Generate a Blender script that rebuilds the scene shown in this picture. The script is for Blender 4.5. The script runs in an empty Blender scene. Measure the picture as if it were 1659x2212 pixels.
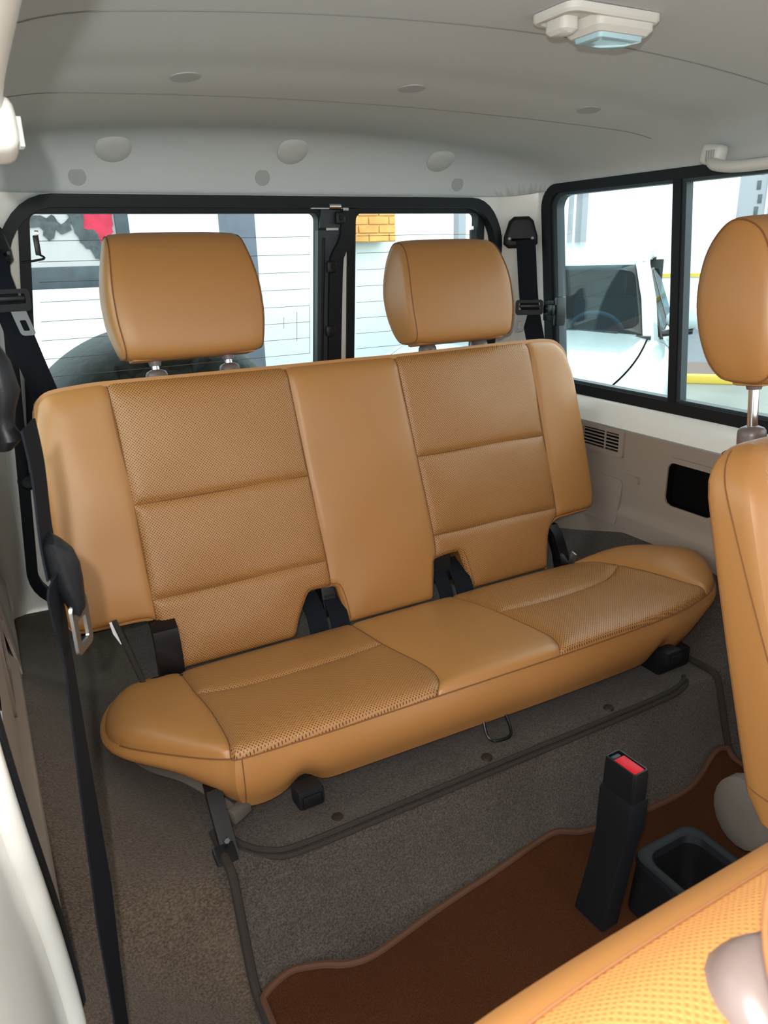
import bpy, bmesh, math, random
import numpy as np
from mathutils import Vector, Matrix
from mathutils.geometry import delaunay_2d_cdt

random.seed(7)
RNG = np.random.default_rng(7)
SC = bpy.context.scene
COL = SC.collection

# ------------------------------------------------------------------ camera, world, lights, exposure
# car frame: x to the right of the picture, y towards the tail of the car, z up from the footwell floor (metres)
CAM = Vector((-0.645, 0.0, 0.93))
cam_d = bpy.data.cameras.new('camera')
cam_o = bpy.data.objects.new('camera', cam_d)
COL.objects.link(cam_o)
rot = Matrix(((0.875969, 0.181312, -0.446994), (-0.481717, 0.28071, -0.830151), (-0.025041, 0.942512, 0.333234)))
cam_o.matrix_world = Matrix.Translation(CAM) @ rot.to_4x4()
cam_d.sensor_width = 36.0
cam_d.lens = 36.0 * 1600.0 / 2212.0
cam_d.clip_start = 0.02
cam_d.dof.use_dof = True
cam_d.dof.focus_distance = 1.5
cam_d.dof.aperture_fstop = 20.0
SC.camera = cam_o

world = bpy.data.worlds.new('daylight'); SC.world = world
world.use_nodes = True
bgn = world.node_tree.nodes['Background']
bgn.inputs[0].default_value = (0.93, 0.985, 1.0, 1)
bgn.inputs[1].default_value = 3.8

fl = bpy.data.lights.new('phone_flash', 'POINT')
fl.energy = 25.0
fl.color = (1.0, 0.97, 0.925)
fl.shadow_soft_size = 0.006
flo = bpy.data.objects.new('phone_flash', fl); COL.objects.link(flo)
flo.location = (-0.672, -0.012, 0.972)

SC.view_settings.view_transform = 'Standard'
SC.view_settings.look = 'None'
SC.view_settings.exposure = 0.0
SC.view_settings.gamma = 1.0
SC.view_settings.use_curve_mapping = False

# ------------------------------------------------------------------ materials
def nt(m):
    return m.node_tree.nodes, m.node_tree.links

def mat(name, col, rough=0.5, metal=0.0, bump=None, vary=None, spec=0.5, coat=0.0):
    m = bpy.data.materials.new(name); m.use_nodes = True
    N, L = nt(m); b = N['Principled BSDF']
    b.inputs['Base Color'].default_value = (*col, 1)
    b.inputs['Roughness'].default_value = rough
    b.inputs['Metallic'].default_value = metal
    b.inputs['Specular IOR Level'].default_value = spec
    if coat: b.inputs['Coat Weight'].default_value = coat; b.inputs['Coat Roughness'].default_value = 0.05
    tc = N.new('ShaderNodeTexCoord')
    if vary:
        sc, amt = vary
        n = N.new('ShaderNodeTexNoise'); n.inputs['Scale'].default_value = sc; n.inputs['Detail'].default_value = 4
        L.new(tc.outputs['Object'], n.inputs['Vector'])
        r = N.new('ShaderNodeMapRange'); r.inputs[1].default_value = 0.3; r.inputs[2].default_value = 0.7
        r.inputs[3].default_value = 1 - amt; r.inputs[4].default_value = 1 + amt
        L.new(n.outputs['Fac'], r.inputs[0])
        mx = N.new('ShaderNodeVectorMath'); mx.operation = 'SCALE'; mx.inputs[0].default_value = col
        L.new(r.outputs[0], mx.inputs['Scale']); L.new(mx.outputs[0], b.inputs['Base Color'])
    if bump:
        sc, st, di = bump
        n = N.new('ShaderNodeTexNoise'); n.inputs['Scale'].default_value = sc; n.inputs['Detail'].default_value = 3
        L.new(tc.outputs['Object'], n.inputs['Vector'])
        bp = N.new('ShaderNodeBump'); bp.inputs['Strength'].default_value = st; bp.inputs['Distance'].default_value = di
        L.new(n.outputs['Fac'], bp.inputs['Height']); L.new(bp.outputs[0], b.inputs['Normal'])
    return m

def carpet_mat(name, c1, c2, scale=420.0, weave=None, sheen=0.12):
    m = bpy.data.materials.new(name); m.use_nodes = True
    N, L = nt(m); b = N['Principled BSDF']
    b.inputs['Roughness'].default_value = 0.95; b.inputs['Specular IOR Level'].default_value = 0.1
    b.inputs['Sheen Weight'].default_value = sheen; b.inputs['Sheen Roughness'].default_value = 0.6
    tc = N.new('ShaderNodeTexCoord')
    n = N.new('ShaderNodeTexNoise'); n.inputs['Scale'].default_value = scale; n.inputs['Detail'].default_value = 3; n.inputs['Roughness'].default_value = 0.7
    L.new(tc.outputs['Object'], n.inputs['Vector'])
    if weave:
        mp = N.new('ShaderNodeMapping'); mp.inputs['Scale'].default_value = weave
        L.new(tc.outputs['Object'], mp.inputs['Vector']); L.new(mp.outputs[0], n.inputs['Vector'])
    n2 = N.new('ShaderNodeTexNoise'); n2.inputs['Scale'].default_value = 9.0; n2.inputs['Detail'].default_value = 3
    L.new(tc.outputs['Object'], n2.inputs['Vector'])
    r = N.new('ShaderNodeMapRange'); r.inputs[1].default_value = 0.36; r.inputs[2].default_value = 0.66
    L.new(n.outputs['Fac'], r.inputs[0])
    a = N.new('ShaderNodeMath'); a.operation = 'MULTIPLY_ADD'; a.inputs[1].default_value = 0.5; a.inputs[2].default_value = -0.25
    L.new(n2.outputs['Fac'], a.inputs[0])
    s = N.new('ShaderNodeMath'); s.operation = 'ADD'; s.use_clamp = True
    L.new(r.outputs[0], s.inputs[0]); L.new(a.outputs[0], s.inputs[1])
    mx = N.new('ShaderNodeMix'); mx.data_type = 'RGBA'
    mx.inputs[6].default_value = (*c1, 1); mx.inputs[7].default_value = (*c2, 1)
    L.new(s.outputs[0], mx.inputs[0]); L.new(mx.outputs[2], b.inputs['Base Color'])
    bp = N.new('ShaderNodeBump'); bp.inputs['Strength'].default_value = 0.8; bp.inputs['Distance'].default_value = 0.002
    L.new(n.outputs['Fac'], bp.inputs['Height']); L.new(bp.outputs[0], b.inputs['Normal'])
    return m

def perf_mat(name, col, hole, cell=0.0054):
    """leather punched with a staggered grid of tiny holes, laid out in the panel's own UV (metres)"""
    m = mat(name, col, 0.42, bump=None)
    N, L = nt(m); b = N['Principled BSDF']
    uv = N.new('ShaderNodeUVMap'); uv.uv_map = 'UVMap'
    def lattice(off):
        ad = N.new('ShaderNodeVectorMath'); ad.operation = 'MULTIPLY_ADD'
        ad.inputs[1].default_value = (1 / cell,) * 3; ad.inputs[2].default_value = (off, off, 0)
        L.new(uv.outputs[0], ad.inputs[0])
        fr = N.new('ShaderNodeVectorMath'); fr.operation = 'FRACTION'; L.new(ad.outputs[0], fr.inputs[0])
        sb = N.new('ShaderNodeVectorMath'); sb.operation = 'SUBTRACT'; sb.inputs[1].default_value = (0.5, 0.5, 0)
        L.new(fr.outputs[0], sb.inputs[0])
        le = N.new('ShaderNodeVectorMath'); le.operation = 'LENGTH'; L.new(sb.outputs[0], le.inputs[0])
        return le.outputs['Value']
    mn = N.new('ShaderNodeMath'); mn.operation = 'MINIMUM'
    L.new(lattice(0.0), mn.inputs[0]); L.new(lattice(0.5), mn.inputs[1])
    r = N.new('ShaderNodeMapRange'); r.inputs[1].default_value = 0.14; r.inputs[2].default_value = 0.20
    L.new(mn.outputs[0], r.inputs[0])
    mx = N.new('ShaderNodeMix'); mx.data_type = 'RGBA'
    mx.inputs[6].default_value = (*hole, 1); mx.inputs[7].default_value = (*col, 1)
    L.new(r.outputs[0], mx.inputs[0]); L.new(mx.outputs[2], b.inputs['Base Color'])
    r2 = N.new('ShaderNodeMapRange'); r2.inputs[1].default_value = 0.1; r2.inputs[2].default_value = 0.3
    L.new(mn.outputs[0], r2.inputs[0])
    bp = N.new('ShaderNodeBump'); bp.inputs['Strength'].default_value = 0.5; bp.inputs['Distance'].default_value = 0.0006
    L.new(r2.outputs[0], bp.inputs['Height']); L.new(bp.outputs[0], b.inputs['Normal'])
    return m

def glass_mat(name, tint, refl=1.0):
    m = bpy.data.materials.new(name); m.use_nodes = True
    N, L = nt(m)
    for n in list(N):
        if n.type != 'OUTPUT_MATERIAL': N.remove(n)
    out = [n for n in N if n.type == 'OUTPUT_MATERIAL'][0]
    t = N.new('ShaderNodeBsdfTransparent'); t.inputs[0].default_value = (*tint, 1)
    g = N.new('ShaderNodeBsdfGlossy'); g.inputs['Roughness'].default_value = 0.0
    ge = N.new('ShaderNodeNewGeometry')
    dt = N.new('ShaderNodeVectorMath'); dt.operation = 'DOT_PRODUCT'
    L.new(ge.outputs['Normal'], dt.inputs[0]); L.new(ge.outputs['Incoming'], dt.inputs[1])
    ab = N.new('ShaderNodeMath'); ab.operation = 'ABSOLUTE'; L.new(dt.outputs['Value'], ab.inputs[0])
    om = N.new('ShaderNodeMath'); om.operation = 'SUBTRACT'; om.inputs[0].default_value = 1.0; L.new(ab.outputs[0], om.inputs[1])
    pw = N.new('ShaderNodeMath'); pw.operation = 'POWER'; pw.inputs[1].default_value = 5.0; L.new(om.outputs[0], pw.inputs[0])
    k = N.new('ShaderNodeMath'); k.operation = 'MULTIPLY_ADD'; k.inputs[1].default_value = 0.9 * refl; k.inputs[2].default_value = 0.035 * refl
    k.use_clamp = True
    L.new(pw.outputs[0], k.inputs[0])
    mx = N.new('ShaderNodeMixShader')
    L.new(k.outputs[0], mx.inputs[0]); L.new(t.outputs[0], mx.inputs[1]); L.new(g.outputs[0], mx.inputs[2])
    L.new(mx.outputs[0], out.inputs[0])
    return m

TAN = (0.375, 0.166, 0.048)
M = {}
M['leather'] = mat('tan_leather', TAN, 0.42, bump=(900, 0.12, 0.001))
M['perf'] = perf_mat('perforated_tan_leather', TAN, (0.045, 0.015, 0.005))
M['perf2'] = perf_mat('flash_washed_perforated_leather', TAN, (0.30, 0.125, 0.036), 0.0042)  # front seats: flash washout is put into the paler hole colour
M['dtaupe'] = mat('shaded_taupe_plastic', (0.085, 0.070, 0.058), 0.65)  # taupe darkened, so the shade low on the seats sits in the colour
M['thread'] = mat('brown_thread', (0.17, 0.066, 0.018), 0.8)
M['headliner'] = mat('grey_headliner', (0.545, 0.575, 0.58), 0.95, bump=(700, 0.25, 0.001), spec=0.1)
M['cap'] = mat('grey_plastic_cap', (0.53, 0.545, 0.54), 0.6)
M['capdark'] = mat('grey_flat_plug', (0.37, 0.385, 0.385), 0.8)
M['seamgrey'] = mat('grey_seam', (0.20, 0.205, 0.205), 0.9, spec=0.1)
M['white'] = mat('white_body_paint', (0.80, 0.80, 0.76), 0.25, coat=0.3)
M['rubber'] = mat('black_rubber', (0.007, 0.009, 0.012), 0.55, spec=0.3)
M['blackpl'] = mat('black_plastic', (0.006, 0.006, 0.007), 0.38, spec=0.35)
M['blacktex'] = mat('black_textured_plastic', (0.007, 0.0075, 0.009), 0.48, bump=(800, 0.2, 0.0006), spec=0.22)
M['dgrey'] = mat('dark_grey_trim', (0.030, 0.040, 0.048), 0.5)
M['taupe'] = mat('taupe_plastic', (0.27, 0.215, 0.175), 0.6, bump=(900, 0.15, 0.0005))
M['ltaupe'] = mat('mauve_grey_plastic', (0.125, 0.092, 0.083), 0.35)
M['chrome'] = mat('chrome', (0.75, 0.76, 0.77), 0.12, 1.0)
M['steel'] = mat('brushed_steel', (0.30, 0.32, 0.33), 0.35, 1.0)
M['blackpaint'] = mat('gloss_black_paint', (0.004, 0.004, 0.005), 0.25, spec=0.4)
M['web'] = mat('black_webbing', (0.006, 0.0075, 0.011), 0.8, bump=(600, 0.4, 0.0008), spec=0.12)
M['red'] = mat('red_button', (0.55, 0.003, 0.012), 0.4, spec=0.25)
M['gunmetal'] = mat('dull_steel', (0.16, 0.17, 0.18), 0.5, 0.8)
M['carpet'] = carpet_mat('grey_brown_carpet', (0.023, 0.0165, 0.0128), (0.085, 0.067, 0.054), 380)
M['archcarpet'] = carpet_mat('woven_brown_carpet', (0.035, 0.0225, 0.0145), (0.103, 0.075, 0.052), 330, weave=(0.75, 1.5, 1))
M['binding'] = mat('dark_carpet_binding', (0.020, 0.0135, 0.010), 0.9, bump=(500, 0.8, 0.001))
M['brownmat'] = carpet_mat('chocolate_mat', (0.036, 0.0105, 0.0032), (0.070, 0.0235, 0.0080), 600, sheen=0.0)
M['brownbind'] = mat('brown_mat_binding', (0.070, 0.026, 0.0105), 0.85, bump=(500, 0.5, 0.001))
M['plug'] = mat('dark_brown_plug', (0.022, 0.012, 0.010), 0.6)
M['cream'] = mat('cream_paint', (0.62, 0.53, 0.43), 0.5)
M['lens'] = mat('pale_blue_lens', (0.42, 0.62, 0.70), 0.12, coat=0.4)
M['pale'] = mat('pale_grey_plastic', (0.62, 0.61, 0.57), 0.45)
M['paper'] = mat('white_tag', (0.8, 0.8, 0.8), 0.7)
M['glass'] = glass_mat('window_glass', (0.90, 0.985, 0.985))
M['wire'] = mat('heater_wire', (0.10, 0.09, 0.09), 0.6)
M['hole'] = mat('black_recess', (0.003, 0.003, 0.003), 0.9, spec=0.05)
M['tyre'] = mat('tyre_rubber', (0.012, 0.014, 0.016), 0.7)
M['cover'] = mat('black_vinyl_cover', (0.010, 0.014, 0.016), 0.65, bump=(60, 0.5, 0.006))
M['extwhite'] = mat('white_wall_paint', (0.82, 0.86, 0.86), 0.7)
M['extgrey'] = mat('slate_grey_paint', (0.115, 0.125, 0.16), 0.6, vary=(8, 0.12))
M['extgrey2'] = mat('pale_grey_paint', (0.30, 0.30, 0.33), 0.6)
M['extdark'] = mat('charcoal_frame', (0.045, 0.058, 0.070), 0.5, vary=(14, 0.2))
M['boardpink'] = mat('pale_pink_board', (0.46, 0.42, 0.42), 0.7)
M['boardred'] = mat('red_print', (0.52, 0.012, 0.05), 0.6, vary=(18, 0.18))
M['boardgrey'] = mat('grey_print', (0.055, 0.065, 0.070), 0.7, vary=(30, 0.4))
M['brick'] = mat('orange_brick', (0.80, 0.36, 0.10), 0.85, vary=(5, 0.35))
M['mortar'] = mat('pale_mortar', (0.75, 0.56, 0.28), 0.9)
M['concrete'] = mat('pale_concrete', (0.19, 0.19, 0.17), 0.5, vary=(1.5, 0.12))
M['asphalt'] = mat('grey_paving', (0.14, 0.145, 0.165), 0.7, vary=(2, 0.1))
M['ochre'] = mat('brown_paving', (0.155, 0.105, 0.088), 0.8)
M['yellow'] = mat('yellow_paint', (0.60, 0.42, 0.05), 0.5)
M['carwhite'] = mat('white_car_paint', (0.36, 0.43, 0.44), 0.15, coat=0.5)
M['carglass'] = glass_mat('tinted_car_glass', (0.24, 0.43, 0.49), 0.3)
M['carint'] = mat('car_interior_dark', (0.022, 0.036, 0.042), 0.6)
M['carint2'] = mat('car_seat_grey', (0.045, 0.060, 0.066), 0.8)

# ------------------------------------------------------------------ mesh helpers (world coordinates)
ORG = {}

def mk(name, V, F, m, parent=None, smooth=True, uv=None, loc=None):
    """link one mesh object; V are world coordinates"""
    V = np.asarray(V, float)
    if parent is not None: o3 = np.array(ORG[parent.name], float)
    elif loc is not None: o3 = np.array(loc, float)
    else:
        lo, hi = V.min(0), V.max(0); o3 = np.array([(lo[0] + hi[0]) / 2, (lo[1] + hi[1]) / 2, lo[2]])
    me = bpy.data.meshes.new(name)
    me.from_pydata((V - o3).tolist(), [], [tuple(int(i) for i in f) for f in F])
    me.validate()
    if uv is not None:
        lay = me.uv_layers.new(name='UVMap')
        li = np.empty(len(me.loops), np.int32); me.loops.foreach_get('vertex_index', li)
        lay.data.foreach_set('uv', np.asarray(uv, np.float32)[li].ravel())
    bm = bmesh.new(); bm.from_mesh(me)
    bmesh.ops.recalc_face_normals(bm, faces=bm.faces); bm.to_mesh(me); bm.free()
    if smooth:
        me.polygons.foreach_set('use_smooth', [True] * len(me.polygons))
        me.set_sharp_from_angle(angle=math.radians(38))
    me.materials.append(M[m])
    o = bpy.data.objects.new(name, me); COL.objects.link(o)
    ORG[o.name] = o3
    if parent is not None: o.parent = parent
    else: o.location = o3
    return o

def thing(name, label, cat, loc=(0, 0, 0), group=None):
    o = bpy.data.objects.new(name, None); COL.objects.link(o)
    o.location = loc; o.empty_display_size = 0.05; ORG[o.name] = np.array(loc, float)
    return tag(o, label, cat, group)

def tag(o, label, cat=None, group=None, kind=None):
    o['label'] = label
    if cat: o['category'] = cat
    if group: o['group'] = group
    if kind: o['kind'] = kind
    return o

def struct(o, label, cat=None):
    return tag(o, label, cat, kind='structure')

class G:
    def __init__(s): s.V = []; s.F = []
    def add(s, vf):
        v, f = vf; k = len(s.V); s.V += [tuple(p) for p in v]; s.F += [tuple(i + k for i in q) for q in f]; return s
    @property
    def vf(s): return s.V, s.F

def from_bm(bm):
    bm.verts.index_update()
    V = [tuple(v.co) for v in bm.verts]; F = [tuple(v.index for v in f.verts) for f in bm.faces]
    bm.free(); return V, F

def box(c, s, bev=0.0, rotm=None, seg=2):
    bm = bmesh.new(); bmesh.ops.create_cube(bm, size=1.0)
    for v in bm.verts: v.co = Vector((v.co.x * s[0], v.co.y * s[1], v.co.z * s[2]))
    if bev > 0: bmesh.ops.bevel(bm, geom=list(bm.edges), offset=bev, segments=seg, profile=0.6, affect='EDGES')
    if rotm is not None: bmesh.ops.transform(bm, matrix=rotm.to_4x4(), verts=bm.verts)
    bmesh.ops.translate(bm, vec=Vector(c), verts=bm.verts)
    return from_bm(bm)

def prism(pts, O, U, V, Nn, h0, h1, bev=0.0):
    """extrude a 2-D outline in frame O,U,V from h0 to h1 along Nn; bevel the rim at h1"""
    O, U, V, Nn = (Vector(a) for a in (O, U, V, Nn))
    bm = bmesh.new()
    a = [bm.verts.new(O + U * p[0] + V * p[1] + Nn * h0) for p in pts]
    b = [bm.verts.new(O + U * p[0] + V * p[1] + Nn * h1) for p in pts]
    n = len(pts)
    bm.faces.new(a[::-1]); top = bm.faces.new(b)
    for i in range(n): bm.faces.new((a[i], a[(i + 1) % n], b[(i + 1) % n], b[i]))
    if bev > 0: bmesh.ops.bevel(bm, geom=list(top.edges), offset=bev, segments=3, profile=0.6, affect='EDGES')
    return from_bm(bm)

def cr(P, n=8, closed=False):
    """Catmull-Rom through the points"""
    P = np.asarray(P, float); N = len(P); out = []
    for i in range(N if closed else N - 1):
        if closed: p0, p1, p2, p3 = P[i - 1], P[i], P[(i + 1) % N], P[(i + 2) % N]
        else: p0, p1, p2, p3 = P[max(i - 1, 0)], P[i], P[i + 1], P[min(i + 2, N - 1)]
        for k in range(n):
            t = k / n
            out.append(0.5 * (2 * p1 + (p2 - p0) * t + (2 * p0 - 5 * p1 + 4 * p2 - p3) * t * t + (3 * p1 - p0 - 3 * p2 + p3) * t ** 3))
    if not closed: out.append(P[-1])
    return np.array(out)

def resample(P, step, closed=False):
    P = np.asarray(P, float)
    if closed: P = np.vstack([P, P[:1]])
    d = np.r_[0, np.cumsum(np.linalg.norm(np.diff(P, axis=0), axis=1))]
    n = max(2, int(round(d[-1] / step)))
    t = np.linspace(0, d[-1], n + 1)
    out = np.stack([np.interp(t, d, P[:, k]) for k in range(P.shape[1])], 1)
    return out[:-1] if closed else out

def tube(P, r, n=8, closed=False, flat=1.0):
    P = np.asarray(P, float); N = len(P)
    r = np.full(N, r) if np.isscalar(r) else np.asarray(r, float)
    T = np.gradient(P, axis=0) if not closed else (np.roll(P, -1, 0) - np.roll(P, 1, 0))
    T /= np.linalg.norm(T, axis=1)[:, None] + 1e-12
    up = np.array([0, 0, 1.0]) if abs(T[0][2]) < 0.9 else np.array([1.0, 0, 0])
    a = np.cross(T[0], up); a /= np.linalg.norm(a)
    V = []; F = []
    for i in range(N):
        a = a - T[i] * (a @ T[i]); a /= np.linalg.norm(a); b = np.cross(T[i], a)
        for k in range(n):
            th = 2 * math.pi * k / n
            V.append(P[i] + r[i] * (math.cos(th) * a + flat * math.sin(th) * b))
    for i in range(N if closed else N - 1):
        j = (i + 1) % N
        for k in range(n): F.append((i * n + k, i * n + (k + 1) % n, j * n + (k + 1) % n, j * n + k))
    if not closed:
        F.append(tuple(range(n))[::-1]); F.append(tuple((N - 1) * n + k for k in range(n)))
    return V, F

def ribbon(P, Wd, w, t):
    """strap of width w and thickness t along P; Wd width direction(s)"""
    P = np.asarray(P, float); N = len(P); Wd = np.asarray(Wd, float)
    if Wd.ndim == 1: Wd = np.tile(Wd, (N, 1))
    w = np.full(N, w) if np.isscalar(w) else np.asarray(w, float)
    T = np.gradient(P, axis=0); V = []; F = []
    for i in range(N):
        a = Wd[i] / np.linalg.norm(Wd[i]); nn = np.cross(T[i], a); nn /= np.linalg.norm(nn) + 1e-12
        for sx, sn in ((-1, -1), (1, -1), (1, 1), (-1, 1)): V.append(P[i] + a * sx * w[i] / 2 + nn * sn * t / 2)
    for i in range(N - 1):
        for k in range(4): F.append((i * 4 + k, i * 4 + (k + 1) % 4, i * 4 + 4 + (k + 1) % 4, i * 4 + 4 + k))
    F.append((3, 2, 1, 0)); F.append(tuple((N - 1) * 4 + k for k in range(4)))
    return V, F

def loft(rings, closed_ring=True, cap0=True, cap1=True):
    V = []; F = []; n = len(rings[0])
    for r in rings: V += [tuple(p) for p in r]
    for i in range(len(rings) - 1):
        for k in range(n if closed_ring else n - 1):
            F.append((i * n + k, i * n + (k + 1) % n, (i + 1) * n + (k + 1) % n, (i + 1) * n + k))
    if closed_ring and cap0: F.append(tuple(range(n))[::-1])
    if closed_ring and cap1: F.append(tuple((len(rings) - 1) * n + k for k in range(n)))
    return V, F

def lathe(prof, c, axis, n=24):
    """prof: list of (radius, height) about axis through c"""
    ax = Vector(axis).normalized(); u = ax.orthogonal().normalized(); v = ax.cross(u); c = Vector(c)
    rings = [[c + ax * h + (u * math.cos(2 * math.pi * k / n) + v * math.sin(2 * math.pi * k / n)) * max(r, 1e-5) for k in range(n)] for r, h in prof]
    return loft(rings)

def rrect(u0, u1, v0, v1, r, n=6):
    r = [r] * 4 if np.isscalar(r) else r
    out = []
    for (cx, cy, a0, rr) in ((u1 - r[0], v0 + r[0], -90, r[0]), (u1 - r[1], v1 - r[1], 0, r[1]), (u0 + r[2], v1 - r[2], 90, r[2]), (u0 + r[3], v0 + r[3], 180, r[3])):
        for k in range(n + 1):
            a = math.radians(a0 + 90 * k / n); out.append((cx + rr * math.cos(a), cy + rr * math.sin(a)))
    return out

def ring(outer, inner, mp, h0, h1):
    """frame between two outlines with the same number of points; mp(u,v,h) -> world"""
    n = len(outer)
    V = [mp(*p, h0) for p in outer] + [mp(*p, h0) for p in inner] + [mp(*p, h1) for p in outer] + [mp(*p, h1) for p in inner]
    F = []
    for i in range(n):
        j = (i + 1) % n
        F += [(i, j, n + j, n + i), (2 * n + i, 2 * n + j, 3 * n + j, 3 * n + i), (i, j, 2 * n + j, 2 * n + i), (n + i, n + j, 3 * n + j, 3 * n + i)]
    return V, F

def slab(outl, mp, h0, h1):
    n = len(outl)
    V = [mp(*p, h0) for p in outl] + [mp(*p, h1) for p in outl]
    F = [tuple(range(n))[::-1], tuple(range(n, 2 * n))] + [(i, (i + 1) % n, n + (i + 1) % n, n + i) for i in range(n)]
    return V, F

def seg_dist(P, L, closed=False):
    """distance of points P (N,2) to polyline L (M,2)"""
    L = np.asarray(L, float)
    A = L if closed else L[:-1]; B = np.roll(L, -1, 0) if closed else L[1:]
    best = np.full(len(P), 1e9)
    for a, b in zip(A, B):
        ab = b - a; t = np.clip(((P - a) @ ab) / (ab @ ab + 1e-15), 0, 1)
        d = np.linalg.norm(P - (a + t[:, None] * ab), axis=1); best = np.minimum(best, d)
    return best

def inside(P, poly):
    poly = np.asarray(poly, float); x, y = P[:, 0], P[:, 1]; c = np.zeros(len(P), bool)
    j = len(poly) - 1
    for i in range(len(poly)):
        xi, yi = poly[i]; xj, yj = poly[j]
        with np.errstate(divide='ignore', invalid='ignore'):
            hit = ((yi > y) != (yj > y)) & (x < (xj - xi) * (y - yi) / (yj - yi + 1e-15) + xi)
        c ^= hit; j = i
    return c

def cdt(outline, seams, grid, offs, holes=()):
    """triangulate an outline with seam lines; extra rows of points beside every line"""
    outline = np.asarray(outline, float); seams = [np.asarray(s, float) for s in seams]
    pts = [tuple(p) for p in outline]; n = len(pts); edges = [(i, (i + 1) % n) for i in range(n)]
    lines = [(outline, True)] + [(s, False) for s in seams] + [(np.asarray(h, float), True) for h in holes]
    for L, cl in lines[1:]:
        k = len(pts); pts += [tuple(p) for p in L]
        edges += [(k + i, k + i + 1) for i in range(len(L) - 1)]
        if cl: edges.append((k + len(L) - 1, k))
    cand = []
    for L, cl in lines:
        T = (np.roll(L, -1, 0) - np.roll(L, 1, 0)) if cl else np.gradient(L, axis=0)
        T /= np.linalg.norm(T, axis=1)[:, None] + 1e-12
        Nn = np.stack([-T[:, 1], T[:, 0]], 1)
        for o in offs:
            for s in (-1, 1): cand.append((L + Nn * o * s, o))
    lo, hi = outline.min(0), outline.max(0)
    gx, gy = np.meshgrid(np.arange(lo[0], hi[0], grid), np.arange(lo[1], hi[1], grid))
    cand.append((np.stack([gx.ravel(), gy.ravel()], 1), offs[-1] + grid * 0.4))
    for c, o in cand:
        d = np.full(len(c), 1e9)
        for L, cl in lines: d = np.minimum(d, seg_dist(c, L, cl))
        keep = inside(c, outline) & (d > o * 0.9)
        for h in holes: keep &= ~inside(c, h)
        pts += [tuple(p) for p in c[keep]]
    v, e, f, *_ = delaunay_2d_cdt([Vector(p) for p in pts], edges, [], 0, 1e-5)
    v = np.array([tuple(p) for p in v]); f = np.array([t for t in f if len(t) == 3])
    cen = v[f].mean(1); keep = inside(cen, outline)
    for h in holes: keep &= ~inside(cen, h)
    return v, f[keep], cen[keep]

def submesh(v3, f, keep):
    ids = np.unique(f[keep]); m = np.full(len(v3), -1); m[ids] = np.arange(len(ids))
    return v3[ids], m[f[keep]], ids

def sstep(x, a, b):
    t = np.clip((np.asarray(x, float) - a) / (b - a), 0, 1); return t * t * (3 - 2 * t)

# ------------------------------------------------------------------ the car's shell
def XS(z): return 0.690 - (z - 0.58) * 0.096 if z > 0.58 else 0.690          # side wall, half width
def YR(z): return 1.600 + 0.185 * (1.015 - z)                                   # leaning tail plane
def RS(z): return 1 - 0.10 * min(1, max(0, (z - 0.5) / 0.5))                    # tail opening narrows upwards
def rear(u, z, h): return (0.0 + u * RS(z), YR(z) - h, z)

# headliner
HX, YB, RC, CA = 0.640, 1.592, 0.12, 0.165
def roof_point(x, y):
    qx, qy = abs(x) - (HX - RC), y - (YB - RC)
    if qx > 0 and qy > 0:
        h = math.hypot(qx, qy)
        if h > RC:
            qx, qy = qx / h * RC, qy / h * RC; x = math.copysign(HX - RC + qx, x); y = YB - RC + qy; h = RC
        d = RC - h
    else: d = max(0.0, min(HX - abs(x), YB - y))
    zc = 1.165 - 0.098 * x * x - 0.010 * float(sstep(y, 0.78, 1.1)) + 0.004 * math.exp(-((y - 1.02) / 0.05) ** 2)
    zb = 1.062 - 0.018 * float(sstep(y, 1.42, 1.62))
    t = min(1.0, d / (CA - 0.045 * float(sstep(y, 1.30, 1.50)) * (1 if abs(x) < HX - RC or qy > qx else 0.5)))
    return (x, y, zb + (zc - zb) * (1 - (1 - t) ** 2.4) ** (1 / 2.0))
ux = HX * np.sin(np.linspace(-math.pi / 2, math.pi / 2, 71))
uy = np.r_[np.linspace(-0.75, 1.25, 60), 1.25 + (YB - 1.25) * np.sin(np.linspace(0, math.pi / 2, 36))[1:]]
V = [roof_point(x, y) for y in uy for x in ux]; n = len(ux)
F = [(j * n + i, j * n + i + 1, (j + 1) * n + i + 1, (j + 1) * n + i) for j in range(len(uy) - 1) for i in range(n - 1)]
def _area(f):
    a, b, c, d = (np.array(V[i]) for i in f); return np.linalg.norm(np.cross(c - a, d - b))
F = [f for f in F if _area(f) > 2e-6]
ceiling = mk('ceiling', V, F, 'headliner')
sm = ceiling.modifiers.new('thickness', 'SOLIDIFY'); sm.thickness = 0.03; sm.offset = -1 if ceiling.data.polygons[0].normal.z < 0 else 1
struct(ceiling, 'pale grey moulded fabric headliner with rounded rear corners')
def roof_normal(x, y):
    e = 1e-3; p = Vector(roof_point(x, y)); a = Vector(roof_point(x + e, y)) - p; b = Vector(roof_point(x, y + e)) - p
    return b.cross(a).normalized()
for ys in (lambda x: 0.79 + 0.02 * (x / 0.5) ** 2, lambda x: 1.20 - 0.06 * (x / 0.5) ** 2):
    P = [Vector(roof_point(x, ys(x))) + roof_normal(x, ys(x)) * 0.0002 for x in np.linspace(-0.56, 0.56, 60)]
    mk('headliner_seam', *tube(P, 0.0009, 6), 'seamgrey', ceiling)
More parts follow.
